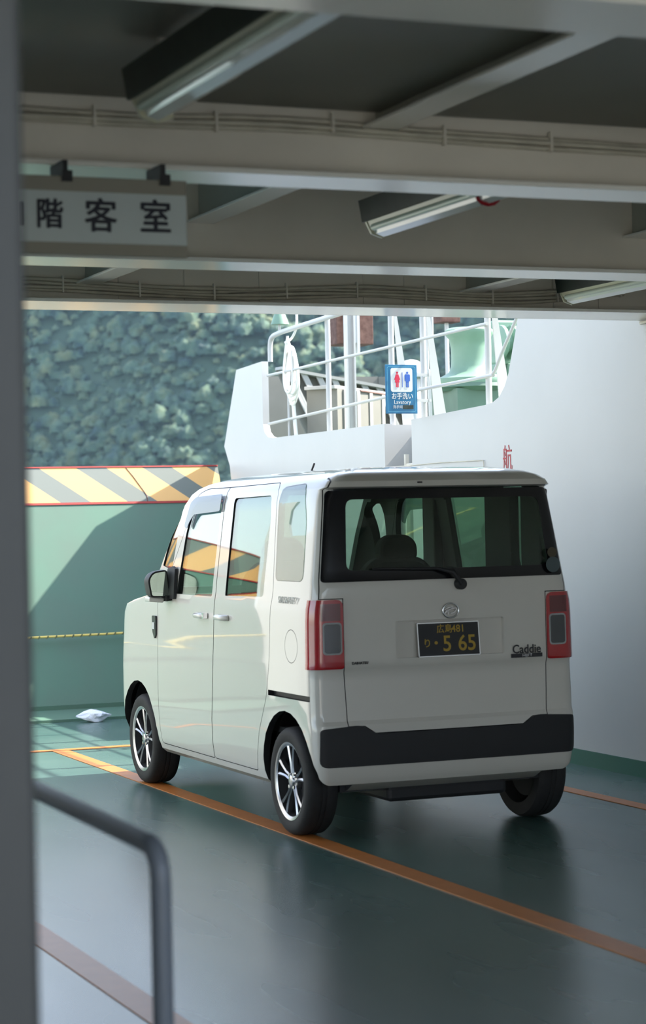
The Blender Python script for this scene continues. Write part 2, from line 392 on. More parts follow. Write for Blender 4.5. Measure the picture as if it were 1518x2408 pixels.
# hinge mound in front of ramp is part of it; rope strung in front of it
rp = empty('safety_rope', (LX, 8.02, .62), 'yellow and dark twisted rope strung across the green bow ramp', 'rope')
obj('strand', MB().tube([(LX, 8.02, .655), (-1, 8.02, .628), (.6, 8.02, .64), (1.95, 8.02, .66)], .010, 8), M['rope'], rp, smooth=60)
for k in range(70):
    tw = MB()
    x = LX + .03 + k * .075
    z = .655 - .03 * math.sin(math.pi * min(1, (x - LX) / 5.2))
    tw.tube([(x, 8.011, z - .012), (x + .018, 8.008, z + .012)], .0065, 5)
    obj('twist', tw, M['rope2'], rp)
# platform over the side that throws no surprise: bow corner plate behind the wall tip
pl = MB()
vs = []; N_ = 9
for j in range(N_):
    for i in range(16):
        a = i / 16 * 2 * math.pi; v = j / (N_ - 1)
        rr = .13 * math.sin(math.pi * min(max(v, .04), .96)) * (1 + .35 * noise.noise(Vector((math.cos(a) * 2, math.sin(a) * 2, v * 4))))
        vs.append((.02 + v * .26 + .02 * math.sin(a * 3), 6.86 + rr * .6 * math.cos(a), .05 + rr * .42 * math.sin(a)))
fs = [(j * 16 + i, j * 16 + (i + 1) % 16, (j + 1) * 16 + (i + 1) % 16, (j + 1) * 16 + i) for j in range(N_ - 1) for i in range(16)]
fs += [tuple(range(16)), tuple((N_ - 1) * 16 + i for i in range(16))]
pl.add(vs, fs)
obj('plastic_bag', pl, M['plastic'], label='crumpled white plastic bag lying at the foot of the green ramp', cat='bag')

# ------------------------------------------------------------------ railing on the right wall
rl = empty('railing', (2.03, 5, 2.31), 'white tubular railing with posts and braces on top of the right wall', 'railing')
for y, z0 in ((6.45, 2.17), (5.19, 2.17), (4.62, 2.17), (3.56, 2.17)):
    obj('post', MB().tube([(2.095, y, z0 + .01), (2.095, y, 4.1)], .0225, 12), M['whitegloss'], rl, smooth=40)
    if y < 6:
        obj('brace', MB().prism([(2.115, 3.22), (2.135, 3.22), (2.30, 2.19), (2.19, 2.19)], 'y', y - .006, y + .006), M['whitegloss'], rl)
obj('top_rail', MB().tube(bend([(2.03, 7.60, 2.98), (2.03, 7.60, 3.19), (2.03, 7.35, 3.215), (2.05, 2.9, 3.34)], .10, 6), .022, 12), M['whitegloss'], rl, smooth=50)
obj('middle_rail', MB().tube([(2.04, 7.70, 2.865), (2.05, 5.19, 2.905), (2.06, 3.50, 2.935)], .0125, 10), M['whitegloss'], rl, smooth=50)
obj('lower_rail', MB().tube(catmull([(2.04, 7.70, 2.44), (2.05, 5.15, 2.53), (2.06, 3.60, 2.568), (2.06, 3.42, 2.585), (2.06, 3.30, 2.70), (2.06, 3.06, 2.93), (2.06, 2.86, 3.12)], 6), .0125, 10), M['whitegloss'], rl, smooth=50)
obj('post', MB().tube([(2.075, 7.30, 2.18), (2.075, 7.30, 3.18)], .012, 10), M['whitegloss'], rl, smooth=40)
# ladder in the recess
ld = empty('recess_ladder', (2.2, 4.9, .4), 'small white steel ladder in the wall recess under the blue sign', 'ladder')
for y in (4.75, 5.04): obj('side_rail', MB().box(2.12, 2.15, y - .012, y + .012, .3, 2.08), M['cream'], ld)
for k in range(6): obj('rung', MB().tube([(2.135, 4.75, .45 + k * .31), (2.135, 5.04, .45 + k * .31)], .010, 8), M['cream'], ld)
# lavatory sign
sg = empty('lavatory_sign', (1.85, 4.50, 2.36), 'blue and white lavatory sign with red and blue figures, fixed to the railing', 'sign')
SX0, SX1, SZ0, SZ1, SY = 1.728, 1.984, 2.362, 2.722, 4.50
obj('board', MB().box(SX0, SX1, SY, SY + .006, SZ0, SZ1), M['blue'], sg, bevel=.002)
def rrect(x0, x1, z0, z1, r, n=5):
    o = []
    for cx, cz, a0 in ((x1 - r, z1 - r, 0), (x0 + r, z1 - r, 90), (x0 + r, z0 + r, 180), (x1 - r, z0 + r, 270)):
        for k in range(n + 1):
            a = math.radians(a0 + 90 * k / n); o.append((cx + r * math.cos(a), cz + r * math.sin(a)))
    return o
ring = MB(); oo = rrect(SX0 + .014, SX1 - .014, SZ0 + .014, SZ1 - .014, .012); ii = rrect(SX0 + .017, SX1 - .017, SZ0 + .017, SZ1 - .017, .010); n = len(oo)
ring.add([(p[0], SY - .0012, p[1]) for p in oo + ii], [(i, (i + 1) % n, n + (i + 1) % n, n + i) for i in range(n)])
obj('border_line', ring, M['lightblue'], sg)
obj('pictogram_panel', MB().prism(rrect(1.770, 1.946, 2.522, 2.698, .018), 'y', SY - .002, SY), M['signwhite'], sg)
def person(cx, dress):
    p = MB(); y0, y1 = SY - .004, SY - .002
    p.prism([(cx + .0085 * math.cos(a * math.pi / 8), 2.6625 + .0085 * math.sin(a * math.pi / 8)) for a in range(16)], 'y', y0, y1)
    if dress: body = [(cx - .010, 2.651), (cx + .010, 2.651), (cx + .024, 2.612), (cx + .018, 2.609), (cx + .0125, 2.628), (cx + .019, 2.592), (cx - .019, 2.592), (cx - .0125, 2.628), (cx - .018, 2.609), (cx - .024, 2.612)]
    else: body = [(cx - .016, 2.651), (cx + .016, 2.651), (cx + .0215, 2.645), (cx + .0215, 2.602), (cx + .0155, 2.602), (cx + .0145, 2.636), (cx + .0125, 2.592), (cx - .0125, 2.592), (cx - .0145, 2.636), (cx - .0155, 2.602), (cx - .0215, 2.602), (cx - .0215, 2.645)]
    p.prism(body, 'y', y0, y1)
    for sgn in (-1, 1):
        a = sgn * .0065; p.box(cx + a - .0045, cx + a + .0045, y0, y1, 2.556, 2.593)
    return p
obj('woman_symbol', person(1.822, True), M['picred'], sg); obj('man_symbol', person(1.904, False), M['picblue'], sg)
obj('divider_bar', MB().box(1.861, 1.865, SY - .004, SY - .002, 2.556, 2.665), M['picblue'], sg)
obj('lettering', text_mesh('お手洗い', .050, (1.861, SY - .002, 2.488), (1, 0, 0), (0, 0, 1), M['signwhite'], bold=.0006, sx=.88), None, sg, label='white Japanese lettering')
obj('lettering', text_mesh('Lavatory', .042, (1.861, SY - .002, 2.446), (1, 0, 0), (0, 0, 1), M['signwhite'], sx=.93), None, sg, label='white English lettering')
obj('lettering', text_mesh('洗手间', .026, (1.823, SY - .002, 2.410), (1, 0, 0), (0, 0, 1), M['signwhite'], sx=1.0), None, sg, label='small white lettering')
obj('tape_patch', MB().box(1.866, 1.950, SY - .003, SY, 2.396, 2.425), M['housing'], sg, label='dark worn patch')
obj('bracket', MB().box(1.95, 2.10, SY + .006, SY + .02, 2.45, 2.47).box(1.95, 2.10, SY + .006, SY + .02, 2.64, 2.66).box(2.08, 2.10, SY, SY + .12, 2.45, 2.47).box(2.08, 2.10, SY, SY + .12, 2.64, 2.66), M['whitegloss'], sg)
# red writing on the wall
obj('wall_writing', text_mesh('航', .19, (1.9985, 3.118, 1.972), (0, -1, 0), (0, 0, 1), M['redtxt'], sx=.74), None, label='red painted Japanese character on the white wall above the van roof', cat='lettering')
obj('wall_conduit', MB().tube(bend([(1.99, 5.0, 1.98), (1.99, 4.2, 1.99), (1.99, 3.46, 1.985), (1.99, 3.45, 1.85)], .02), .0035, 6), M['pipegrey'], label='thin grey conduit fixed to the white wall just above the van roof', cat='pipe')
obj('wall_conduit', MB().tube([(1.995, 1.35, 2.74), (1.985, 1.15, 2.74), (1.985, 1.14, 2.98), (1.985, 1.14, 3.19)], .012, 8), M['cream'], label='short pale pipe running up the white wall to the ceiling', cat='pipe', smooth=40)
# hose coil on the rail
hc = MB()
for k in range(6):
    cy = 7.20 + random.uniform(-.04, .04); a = .085 + .05 * random.random(); b = .20 + .05 * random.random(); cz = 2.93 - .02 * k + random.uniform(-.02, .03); x0 = 2.03 + .012 * k
    hc.tube([(x0 + .01 * math.sin(t * 2), cy + a * math.sin(t), cz + b * math.cos(t)) for t in [i * 2 * math.pi / 28 for i in range(28)]], .011, 8, closed=True)
hc.tube(catmull([(2.05, 7.02, 3.45), (2.05, 7.02, 3.25), (2.04, 7.10, 3.15), (2.04, 7.26, 3.12)], 6), .011, 8)
hc.tube(catmull([(2.09, 7.25, 2.75), (2.10, 7.24, 2.5), (2.10, 7.18, 2.19)], 6), .018, 8)
obj('hose_coil', hc, M['hose'], smooth=60, label='coiled white hose hanging on the corner of the railing', cat='hose')
dl = empty('deck_lamp', (2.03, 7.35, 3.2), 'small pale green deck lamp above the hose coil', 'lamp')
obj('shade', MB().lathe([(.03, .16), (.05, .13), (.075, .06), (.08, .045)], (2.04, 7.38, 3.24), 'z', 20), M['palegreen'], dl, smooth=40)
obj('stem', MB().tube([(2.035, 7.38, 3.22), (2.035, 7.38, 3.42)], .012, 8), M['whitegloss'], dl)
# ------------------------------------------------------------------ gear beyond the rail
cp = empty('capstan', (3.17, 6.0, 2.18), 'pale green mooring capstan behind the railing', 'capstan')
obj('drum', MB().lathe([(.04, .97), (.17, .965), (.20, .945), (.20, .915), (.165, .875), (.152, .80), (.150, .72), (.155, .65), (.175, .60), (.24, .565), (.33, .545), (.335, .52), (.33, .50)], (3.17, 6.0, 2.18), 'z', 40), M['palegreen'], cp, smooth=50)
obj('base', MB().lathe([(.33, .50), (.34, .47), (.30, .455), (.28, .44)], (3.17, 6.0, 2.18), 'z', 40).box(2.93, 3.56, 5.75, 6.3, 2.18, 2.635), M['midgreen'], cp, smooth=35)
wl = empty('windlass', (4.03, 7.1, 2.18), 'pale green windlass gear beside the capstan, next to the white wall', 'winch')
obj('gear_case', MB().box(3.94, 4.25, 7.0, 7.3, 2.93, 3.32).box(3.94, 3.985, 7.0, 7.3, 2.18, 2.94).box(4.04, 4.14, 6.98, 7.3, 2.18, 2.94), M['palegreen'], wl, bevel=.02)
obj('gypsy_wheel', MB().lathe([(.10, 0), (.15, .01), (.15, .04), (.09, .06), (.09, .10), (.15, .12), (.15, .15), (.08, .16)], (3.93, 6.95, 3.12), 'x', 16), M['palegreen'], wl, smooth=30)
for k in range(5): obj('bolt', MB().lathe([(.014, 0), (.014, .02)], (3.97 + .05 * k, 6.985, 3.0 + .06 * (k % 2)), 'y', 6), M['rust'], wl)
vt = empty('mushroom_vent', (4.27, 9.5, 2.18), 'white domed mushroom ventilator just above the blue sign', 'ventilator')
obj('dome', MB().lathe([(.005, .985), (.06, .975), (.12, .94), (.165, .88), (.18, .82), (.17, .80)], (4.27, 9.5, 2.18), 'z', 28), M['whitegloss'], vt, smooth=60)
obj('stem', MB().lathe([(.09, 0), (.09, .82)], (4.27, 9.5, 2.18), 'z', 20), M['whitegloss'], vt, smooth=40)
# bow bulwark with slanted stiffeners
bb = empty('bow_bulwark', (3.6, 9.9, 2.18), 'white bow bulwark with slanted stiffeners behind the railing', 'bulwark')
A = Vector((3.02, 10.0, 3.085)); B = Vector((4.40, 10.05, 2.865)); dn = Vector((.30, -.10, -.70))
def quadslab(p, q, r, s, t):
    nrm = (q - p).cross(s - p).normalized() * t
    return [p, q, r, s, p + nrm, q + nrm, r + nrm, s + nrm], [(0, 3, 2, 1), (4, 5, 6, 7), (0, 1, 5, 4), (1, 2, 6, 5), (2, 3, 7, 6), (3, 0, 4, 7)]
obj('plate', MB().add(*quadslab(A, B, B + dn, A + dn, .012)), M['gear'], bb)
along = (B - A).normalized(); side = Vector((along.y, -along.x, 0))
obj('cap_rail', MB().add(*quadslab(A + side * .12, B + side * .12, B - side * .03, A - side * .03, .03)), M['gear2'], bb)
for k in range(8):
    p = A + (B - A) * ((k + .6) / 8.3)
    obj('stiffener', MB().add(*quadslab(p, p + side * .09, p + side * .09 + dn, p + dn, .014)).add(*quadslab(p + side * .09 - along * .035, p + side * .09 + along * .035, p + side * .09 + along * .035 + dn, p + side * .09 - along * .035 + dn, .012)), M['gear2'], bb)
ob = empty('outer_bulwark', (5.6, 8, 2.18), 'far white bulwark along the outer edge of the side deck', 'bulwark')
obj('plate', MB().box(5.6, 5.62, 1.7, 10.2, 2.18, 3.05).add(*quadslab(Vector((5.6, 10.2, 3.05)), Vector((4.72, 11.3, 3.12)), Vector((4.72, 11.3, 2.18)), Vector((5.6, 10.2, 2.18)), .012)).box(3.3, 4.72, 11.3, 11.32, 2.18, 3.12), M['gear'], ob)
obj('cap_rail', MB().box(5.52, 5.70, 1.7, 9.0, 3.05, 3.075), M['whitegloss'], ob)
lk = empty('steel_locker', (2.75, 7.6, 2.18), 'low white steel locker with rusty edges left of the blue sign', 'locker')
def lkp(p, q, z0, z1): return MB().prism([(2.38 + q, 7.0 + p), (3.30 - p, 7.95 - q), (3.10 - q, 8.20 - p), (2.20 + p, 7.25 + q)], 'z', z0, z1)
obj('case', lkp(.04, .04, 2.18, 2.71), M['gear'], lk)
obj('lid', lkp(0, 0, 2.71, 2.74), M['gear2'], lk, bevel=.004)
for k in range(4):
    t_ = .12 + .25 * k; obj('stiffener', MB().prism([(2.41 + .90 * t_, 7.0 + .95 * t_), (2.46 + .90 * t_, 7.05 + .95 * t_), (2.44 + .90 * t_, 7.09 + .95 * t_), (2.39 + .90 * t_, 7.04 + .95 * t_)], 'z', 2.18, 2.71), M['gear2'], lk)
obj('rim', MB().tube([(2.80, 7.415, 2.716), (3.30, 7.945, 2.716), (3.11, 8.18, 2.716)], .008, 6), M['rust'], lk, label='rusty edge')
rb = empty('rusty_box', (3.67, 9.45, 2.18), 'rust brown steel box on white legs behind the railing', 'box')
obj('case', MB().box(3.47, 3.867, 9.5, 9.8, 3.31, 3.95), M['rust'], rb, bevel=.008)
obj('front_board', MB().box(3.555, 3.668, 9.44, 9.46, 3.32, 3.95), M['whitegloss'], rb, label='white board')
for x in (3.545, 3.675): obj('leg', MB().box(x - .014, x + .014, 9.43, 9.47, 3.2, 3.95), M['whitegloss'], rb)
obj('pole', MB().tube([(3.62, 9.6, 2.18), (3.62, 9.6, 3.31)], .03, 10), M['whitegloss'], rb, smooth=40)
rb2 = empty('rusty_box', (4.9, 9.5, 2.18), 'small rust brown box high above the capstan', 'box')
obj('case', MB().box(4.62, 4.83, 9.5, 9.7, 3.545, 3.95), M['rust'], rb2, bevel=.008)
obj('pole', MB().tube([(4.72, 9.6, 2.18), (4.72, 9.6, 3.545)], .02, 10), M['whitegloss'], rb2)
cs = empty('channel_post', (2.37, 6.62, 2.18), 'white channel post between the hose coil and the rusty box', 'post')
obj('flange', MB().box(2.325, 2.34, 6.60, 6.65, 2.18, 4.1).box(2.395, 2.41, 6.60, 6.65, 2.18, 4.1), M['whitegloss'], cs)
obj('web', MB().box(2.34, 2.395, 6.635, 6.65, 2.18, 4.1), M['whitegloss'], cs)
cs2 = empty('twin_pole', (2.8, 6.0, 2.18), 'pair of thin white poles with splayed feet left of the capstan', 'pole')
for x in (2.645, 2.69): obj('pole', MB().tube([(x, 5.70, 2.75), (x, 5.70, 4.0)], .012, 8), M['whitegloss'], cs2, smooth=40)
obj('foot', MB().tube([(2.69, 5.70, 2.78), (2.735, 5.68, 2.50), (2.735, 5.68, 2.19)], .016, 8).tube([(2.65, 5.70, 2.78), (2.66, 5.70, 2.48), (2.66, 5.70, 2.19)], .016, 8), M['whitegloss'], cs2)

# ------------------------------------------------------------------ cable runs on the beams
def cable_run(name_label, yb, zs, x0, x1, n, rad, wav, seed):
    rnd = random.Random(seed)
    e = empty('cable_bundle', (x0, yb, zs), name_label, 'cables')
    xs = np.linspace(x0, x1, 16)
    for k in range(n):
        pts = [(x, yb - .012 * (k % 2), zs + k * rad * 1.7 + wav(x) + rnd.uniform(-.006, .006)) for x in xs]
        obj('cable', MB().tube(catmull(pts, 4), rad, 8), M['pipegrey'], e, smooth=60)
    cl = 0
    for x in np.arange(x0 + .3, x1, .42):
        obj('clip', MB().box(x - .004, x + .004, yb - .024, yb + .0, zs + wav(x) - .012, zs + wav(x) + n * rad * 1.7 + .012), M['cream'], e)
    return e
cable_run('painted cable bundle sagging along the beam at the opening', 1.13, 2.825, -3.2, 1.75, 4, .0095, lambda x: .014 * math.sin(x * 3.1 + 1.2) + (.05 * max(0, x - .75)), 1)
cable_run('dim cable bundle along the top of the beam with the sign', -3.0, 2.905, -5.5, 1.95, 3, .009, lambda x: .022 * math.exp(-((x + 1.85) / .30) ** 2) - .004 * x, 2)
st = MB()
for x in (-1.32, -.95, -.52, .1, .35, .9, 1.3, 1.6): st.box(x - .006, x + .006, 1.150, 1.158, 2.80, 3.15)
obj('trim_5', st, M['cream'], label='thin vertical stiffeners on the front beam', **ST)

# ------------------------------------------------------------------ ceiling lamps (unlit)
def lamp(x, y0, y1, z, lab, red=False):
    cz_ = 3.0 if y1 < -3 else CZ
    e = empty('ceiling_lamp', (x, y1, z), lab, 'lamp', 'unlit strip lamps under the ceiling')
    obj('housing', MB().prism([(x - .10, z + .14), (x - .085, z + .05), (x - .075, z + .05), (x + .02, z + .08), (x + .02, z + .14)], 'y', y0 + .05, y1 + .015), M['housing'], e, label='dark green housing')
    obj('reflector', MB().prism([(x - .072, z + .055), (x - .06, z + .028), (x + .035, z + .045), (x + .05, z + .10), (x + .02, z + .10)], 'y', y0, y1), M['reflector'], e, label='cream reflector')
    obj('cover', MB().prism([(x - .045, z + .026), (x - .035, z), (x + .0, z - .012), (x + .042, z + .008), (x + .055, z + .05), (x + .03, z + .046)], 'y', y0 + .01, y1 - .01), M['lampcover'], e, smooth=30, label='glossy white cover')
    obj('tube', MB().tube([(x - .062, y0 + .04, z + .022), (x - .062, y1 - .05, z + .022)], .014, 12), M['tube'], e, smooth=40, label='pale green tube')
    for y in (y0, y1): obj('end_cap', MB().prism([(x - .08, z + .06), (x - .05, z - .0), (x + .0, z - .016), (x + .05, z + .0), (x + .06, z + .09)], 'y', y - .006, y + .006), M['reflector'], e)
    obj('hanger', MB().box(x - .04, x - .02, (y0 + y1) / 2 - .01, (y0 + y1) / 2 + .01, z + .13, cz_).box(x - .04, x - .02, y1 - .16, y1 - .14, z + .13, cz_), M['cream'], e)
    if red: obj('red_tape', MB().tube([(x + .0 + .05 * math.sin(a), y0 + .35, z + .02 + .036 * math.cos(a)) for a in [i / 12 * 2 * math.pi for i in range(12)]], .007, 5, closed=True), M['redtxt'], e, label='faded red tape')
    return e
lamp(-2.70, -5.15, -3.72, 2.80, 'unlit strip lamp with dark housing at the top left, large and blurred')
lamp(-.99, -2.85, -1.52, 2.80, 'unlit strip lamp in the second bay with red tape around it', True)
lamp(1.25, -.50, .86, 2.80, 'unlit strip lamp near the white wall at the right edge')
lamp(-.42, -4.2, -2.78, 2.83, 'unlit strip lamp whose rounded end peeks below the sign beam at the right')

# ------------------------------------------------------------------ hanging sign in the left foreground
hs = empty('passenger_sign', (-3.0, -3.26, 2.60), 'long grey sign with black Japanese characters hanging from the beam at upper left', 'sign')
ys_ = -3.215; xr = -2.437
obj('backing_board', MB().box(-4.4, xr, ys_, ys_ + .02, 2.457, 2.703), M['signedge'], hs, bevel=.003)
obj('face', MB().box(-4.4, xr - .004, ys_ - .004, ys_, 2.495, 2.655), M['signface'], hs)
for ch, x, z, s_, sx in (('1', -2.978, 2.575, .105, .7), ('階', -2.892, 2.576, .098, .92), ('客', -2.726, 2.574, .112, .97), ('室', -2.546, 2.576, .112, .97)):
    bm = bmesh.new()
    for q_, (dx, dz) in enumerate(((-.0022, 0), (.0022, 0), (0, -.0016), (0, .0016))):
        t_ = text_mesh(ch, s_, (x + dx, ys_ - .006 - .0003 * q_, z + dz), (1, 0, 0), (0, 0, 1), M['ink'], sx=sx, bold=.0004); bm.from_mesh(t_)
    bm.to_mesh(t_); bm.free(); obj('lettering', t_, None, hs)
for x in (-2.512, -2.834, -3.3, -3.9):
    obj('clamp', MB().box(x - .017, x + .017, ys_ - .012, ys_ + .03, 2.685, 2.72).box(x - .008, x + .008, ys_ + .01, ys_ + .16, 2.72, 2.756), M['metaldark'], hs, label='dark clamp')

# ------------------------------------------------------------------ foreground pillar and handrail
obj('pillar', MB().box(-4.25, -3.886, -6.72, -6.40, 0, CZ), M['pillar'], bevel=.012, label='grey steel pillar, blurred, along the left edge', cat='pillar', kind='structure')
hr = empty('handrail', (-3.29, -4.9, 0), 'blurred grey tubular handrail in the left foreground', 'handrail')
obj('rail', MB().tube(bend([(-3.34, -3.4, .985), (-3.305, -4.46, .955), (-3.268, -5.36, .925), (-3.268, -5.36, .5)], .075, 8), .0225, 16), M['rail'], hr, smooth=50)
obj('post', MB().tube([(-3.268, -5.36, .55), (-3.268, -5.36, .0)], .0225, 16), M['rail'], hr, smooth=50)
obj('post', MB().tube([(-3.34, -3.4, .985), (-3.34, -3.4, .0)], .0225, 16), M['rail'], hr, smooth=50)

# ================================================================== THE VAN
WZ = np.array([[.225, .672], [.25, .70], [.30, .718], [.38, .730], [.5, .737], [.7, .737], [.86, .7345], [.90, .733], [1.1, .730], [1.16, .726], [1.20, .718], [1.3, .706], [1.5, .678], [1.7, .649], [1.76, .632], [1.79, .612], [1.815, .58], [1.835, .53], [1.85, .46], [1.862, .36], [1.872, .24], [1.878, .10]])
YR = np.array([[.225, .16], [.25, .08], [.285, .012], [.32, -.006], [.40, -.012], [.58, -.012], [.60, .0], [.70, .004], [.84, .010], [.865, .002], [.88, .0], [1.25, .003], [1.30, .012], [1.75, .060], [1.762, .0], [1.79, .002], [1.815, .03], [1.835, .075], [1.85, .15], [1.862, .28], [1.872, .45], [1.878, .75]])
YF = np.array([[.225, 3.22], [.28, 3.34], [.4, 3.39], [.75, 3.39], [.95, 3.365], [1.04, 3.355], [1.09, 3.33], [1.12, 3.24], [1.14, 3.04], [1.17, 2.84], [1.3, 2.73], [1.5, 2.57], [1.7, 2.38], [1.76, 2.30], [1.79, 2.23], [1.815, 2.14], [1.835, 2.03], [1.85, 1.90], [1.862, 1.72], [1.872, 1.50], [1.878, 1.2]])
def W_(z): return float(np.interp(z, WZ[:, 0], WZ[:, 1]))
def bow_(y): return .013 * max(0., (.9 - y) / .9) ** 2
LEV = sorted(set([round(float(a), 4) for a in WZ[:, 0]] + [round(float(a), 4) for a in YR[:, 0]] + [.45, .55, .65, .75, .8, .95, 1.0, 1.05, 1.13, 1.25, 1.35, 1.4, 1.45, 1.55, 1.6, 1.65, 1.73]))
def outline(z, off):
    w_ = W_(z) + off; yr = float(np.interp(z, YR[:, 0], YR[:, 1])) - off; yf = float(np.interp(z, YF[:, 0], YF[:, 1])) + off
    rr = min(.065 + max(off, -.03), w_ * .9); rf = min(.26, w_ * .9) if z < 1.15 else min(.26, w_ * .9)
    pts = []
    for t in np.linspace(0, 1, 9)[:-1]: pts.append((-(w_ - rr) * t, yr))
    for t in np.linspace(0, 1, 9)[:-1]:
        a = math.pi / 2 * t; pts.append((-(w_ - rr) - rr * math.sin(a), yr + rr - rr * math.cos(a)))
    for t in np.linspace(0, 1, 25)[:-1]: pts.append((-w_, yr + rr + (yf - rf - yr - rr) * t))
    for t in np.linspace(0, 1, 11)[:-1]:
        a = math.pi / 2 * t; pts.append((-(w_ - rf) - rf * math.cos(a), yf - rf + rf * math.sin(a)))
    for t in np.linspace(0, 1, 7): pts.append((-(w_ - rf) * (1 - t), yf))
    out = []
    for x, y in pts:
        u = x / max(w_, .01); x2 = x + bow_(y) * min(1, abs(u)) ** 2
        y2 = y + (.022 * u * u if y < .3 else 0) - (.07 * u * u if y > yf - .4 else 0) * max(0, min(1, (y - yf + .4) / .4))
        out.append((x2, y2))
    return out + [(-x, y) for x, y in out[-2:0:-1]]
def loft(off, zlo=None):
    lv = list(LEV); mb = MB(); rings = []
    zs = [z for z in lv]
    for z in zs:
        zz = z + (off * .9 if z > 1.7 else (-off * .6 if z < .3 else 0))
        if zlo is not None and z < zlo: continue
        rings.append([(x, y, zz) for x, y in outline(z, off)])
    if zlo is not None: rings.insert(0, [(x, y, zlo) for x, y in outline(zlo, off)])
    n = len(rings[0]); vs = [p for r_ in rings for p in r_]; fs = []
    for i in range(len(rings) - 1):
        for k in range(n): fs.append((i * n + k, i * n + (k + 1) % n, (i + 1) * n + (k + 1) % n, (i + 1) * n + k))
    fs.append(tuple(range(n))[::-1]); fs.append(tuple((len(rings) - 1) * n + k for k in range(n)))
    return mb.add(vs, fs)
def tmp(mb, m): 
    me = mesh_of(mb, m) if isinstance(mb, MB) else mb
    o = bpy.data.objects.new('tmp', me); COL.objects.link(o); return o
def boole(me, cutters, op):
    """apply booleans to a mesh; cutters: list of (MB or mesh, material)"""
    o = bpy.data.objects.new('tmp', me); COL.objects.link(o); cs_ = []
    for c, m in cutters:
        co = tmp(c, m) if isinstance(c, MB) else tmp(c.copy(), None); cs_.append(co)
        md = o.modifiers.new('b', 'BOOLEAN'); md.operation = op; md.object = co; md.solver = 'EXACT'
        try: md.material_mode = 'TRANSFER'
        except Exception: pass
        co.hide_render = True
    bpy.context.view_layer.update()
    dg = bpy.context.evaluated_depsgraph_get()
    r_ = bpy.data.meshes.new_from_object(o.evaluated_get(dg))
    for q in [o] + cs_: bpy.data.objects.remove(q)
    return r_
def inset(poly, d):
    """shrink a simple polygon by d (d<0 grows)"""
    n = len(poly); ar = sum(poly[i][0] * poly[(i + 1) % n][1] - poly[(i + 1) % n][0] * poly[i][1] for i in range(n)); sg_ = 1 if ar > 0 else -1
    out = []
    for i in range(n):
        p0 = Vector(poly[i - 1]); p1 = Vector(poly[i]); p2 = Vector(poly[(i + 1) % n])
        e1 = (p1 - p0).normalized(); e2 = (p2 - p1).normalized()
        n1 = Vector((-e1.y, e1.x)) * sg_; n2 = Vector((-e2.y, e2.x)) * sg_
        bis = (n1 + n2); bis = bis / max(.35, bis.length_squared) * 2 if bis.length > 1e-6 else n1
        out.append(tuple(p1 + bis * d * 1.0))
    return out
def roundpoly(poly, r, n=4):
    P_ = [Vector((p[0], p[1], 0)) for p in poly]; out = []
    k = len(P_); rs = r if isinstance(r, (list, tuple)) else [r] * k
    for i in range(k):
        a, b, c = P_[i - 1], P_[i], P_[(i + 1) % k]; d1 = a - b; d2 = c - b; q = min(rs[i], d1.length * .45, d2.length * .45)
        if q < 1e-4: out.append((b.x, b.y)); continue
        p0 = b + d1.normalized() * q; p1 = b + d2.normalized() * q
        for j in range(n + 1):
            t = j / n; v = p0 * (1 - t) ** 2 + b * 2 * t * (1 - t) + p1 * t * t; out.append((v.x, v.y))
    return out
LEFT = (-1.0, -.35); RIGHT = (.35, 1.0)
def side_prism(poly, s): a, b = LEFT if s < 0 else RIGHT; return MB().prism(poly, 'x', a, b)
def rear_prism(poly, y0=-.3, y1=.28): return MB().prism(poly, 'y', y0, y1)

outer = loft(0.); inner = loft(-.035, .34)
shell = boole(mesh_of(outer, M['car']), [(inner, M['trim'])], 'DIFFERENCE')
def slab(o1, o2, m=None): return boole(mesh_of(loft(o1), m or M['car']), [(loft(o2), m or M['car'])], 'DIFFERENCE')

# outlines, (y, z) on the sides
front_door = roundpoly([(2.43, .285), (2.43, 1.13), (2.25, 1.30), (2.02, 1.62), (1.93, 1.76), (1.80, 1.790), (1.444, 1.790), (1.425, 1.15), (1.455, .72), (1.504, .285)], [.03, .02, .02, .05, .08, .05, .0, .0, 0, .02])
slide_door = roundpoly([(1.500, .285), (1.451, .72), (1.421, 1.15), (1.440, 1.790), (.70, 1.800), (.655, 1.76), (.56, 1.25), (.585, .87), (.625, .69), (.74, .50), (.825, .285)], [.02, 0, 0, 0, .05, .03, .02, .02, .03, .03, .02])
fw = roundpoly([(2.10, 1.185), (2.055, 1.45), (2.04, 1.55), (1.965, 1.685), (1.90, 1.715), (1.485, 1.728), (1.485, 1.185)], [.01, .03, .05, .06, .04, .02, .01])
qtr_front = roundpoly([(2.40, 1.345), (2.285, 1.66), (2.235, 1.69), (2.16, 1.69), (2.225, 1.32)], [.01, .03, .01, .01, .01])
sw = roundpoly([(1.270, 1.195), (1.290, 1.728), (.735, 1.735), (.700, 1.60), (.690, 1.205)], [.01, .02, .03, .03, .03])
qw = roundpoly([(.540, 1.292), (.615, 1.70), (.60, 1.775), (.30, 1.790), (.215, 1.60), (.175, 1.292)], [.035, .06, .06, .05, .05, .05])
ws = roundpoly([(-.60, 1.20), (-.53, 1.75), (.53, 1.75), (.60, 1.20)], .05)
# rear, (x, z)
tg_half = [(0, .535), (.405, .535), (.46, .572), (.546, .575), (.556, .85), (.556, 1.208), (.676, 1.208), (.668, 1.30), (.612, 1.755), (.575, 1.815), (.54, 1.90)]
tailgate = [(-x, z) for x, z in tg_half[1:]][::-1] + tg_half[0:]
tailgate = [(p[0] + 0, p[1]) for p in tailgate]
rw_out = roundpoly([(-.664, 1.290), (-.608, 1.748), (.608, 1.748), (.664, 1.290)], [.02, .03, .03, .02])
rw_in = roundpoly([(-.53, 1.345), (-.51, 1.70), (.55, 1.70), (.585, 1.345)], .04)

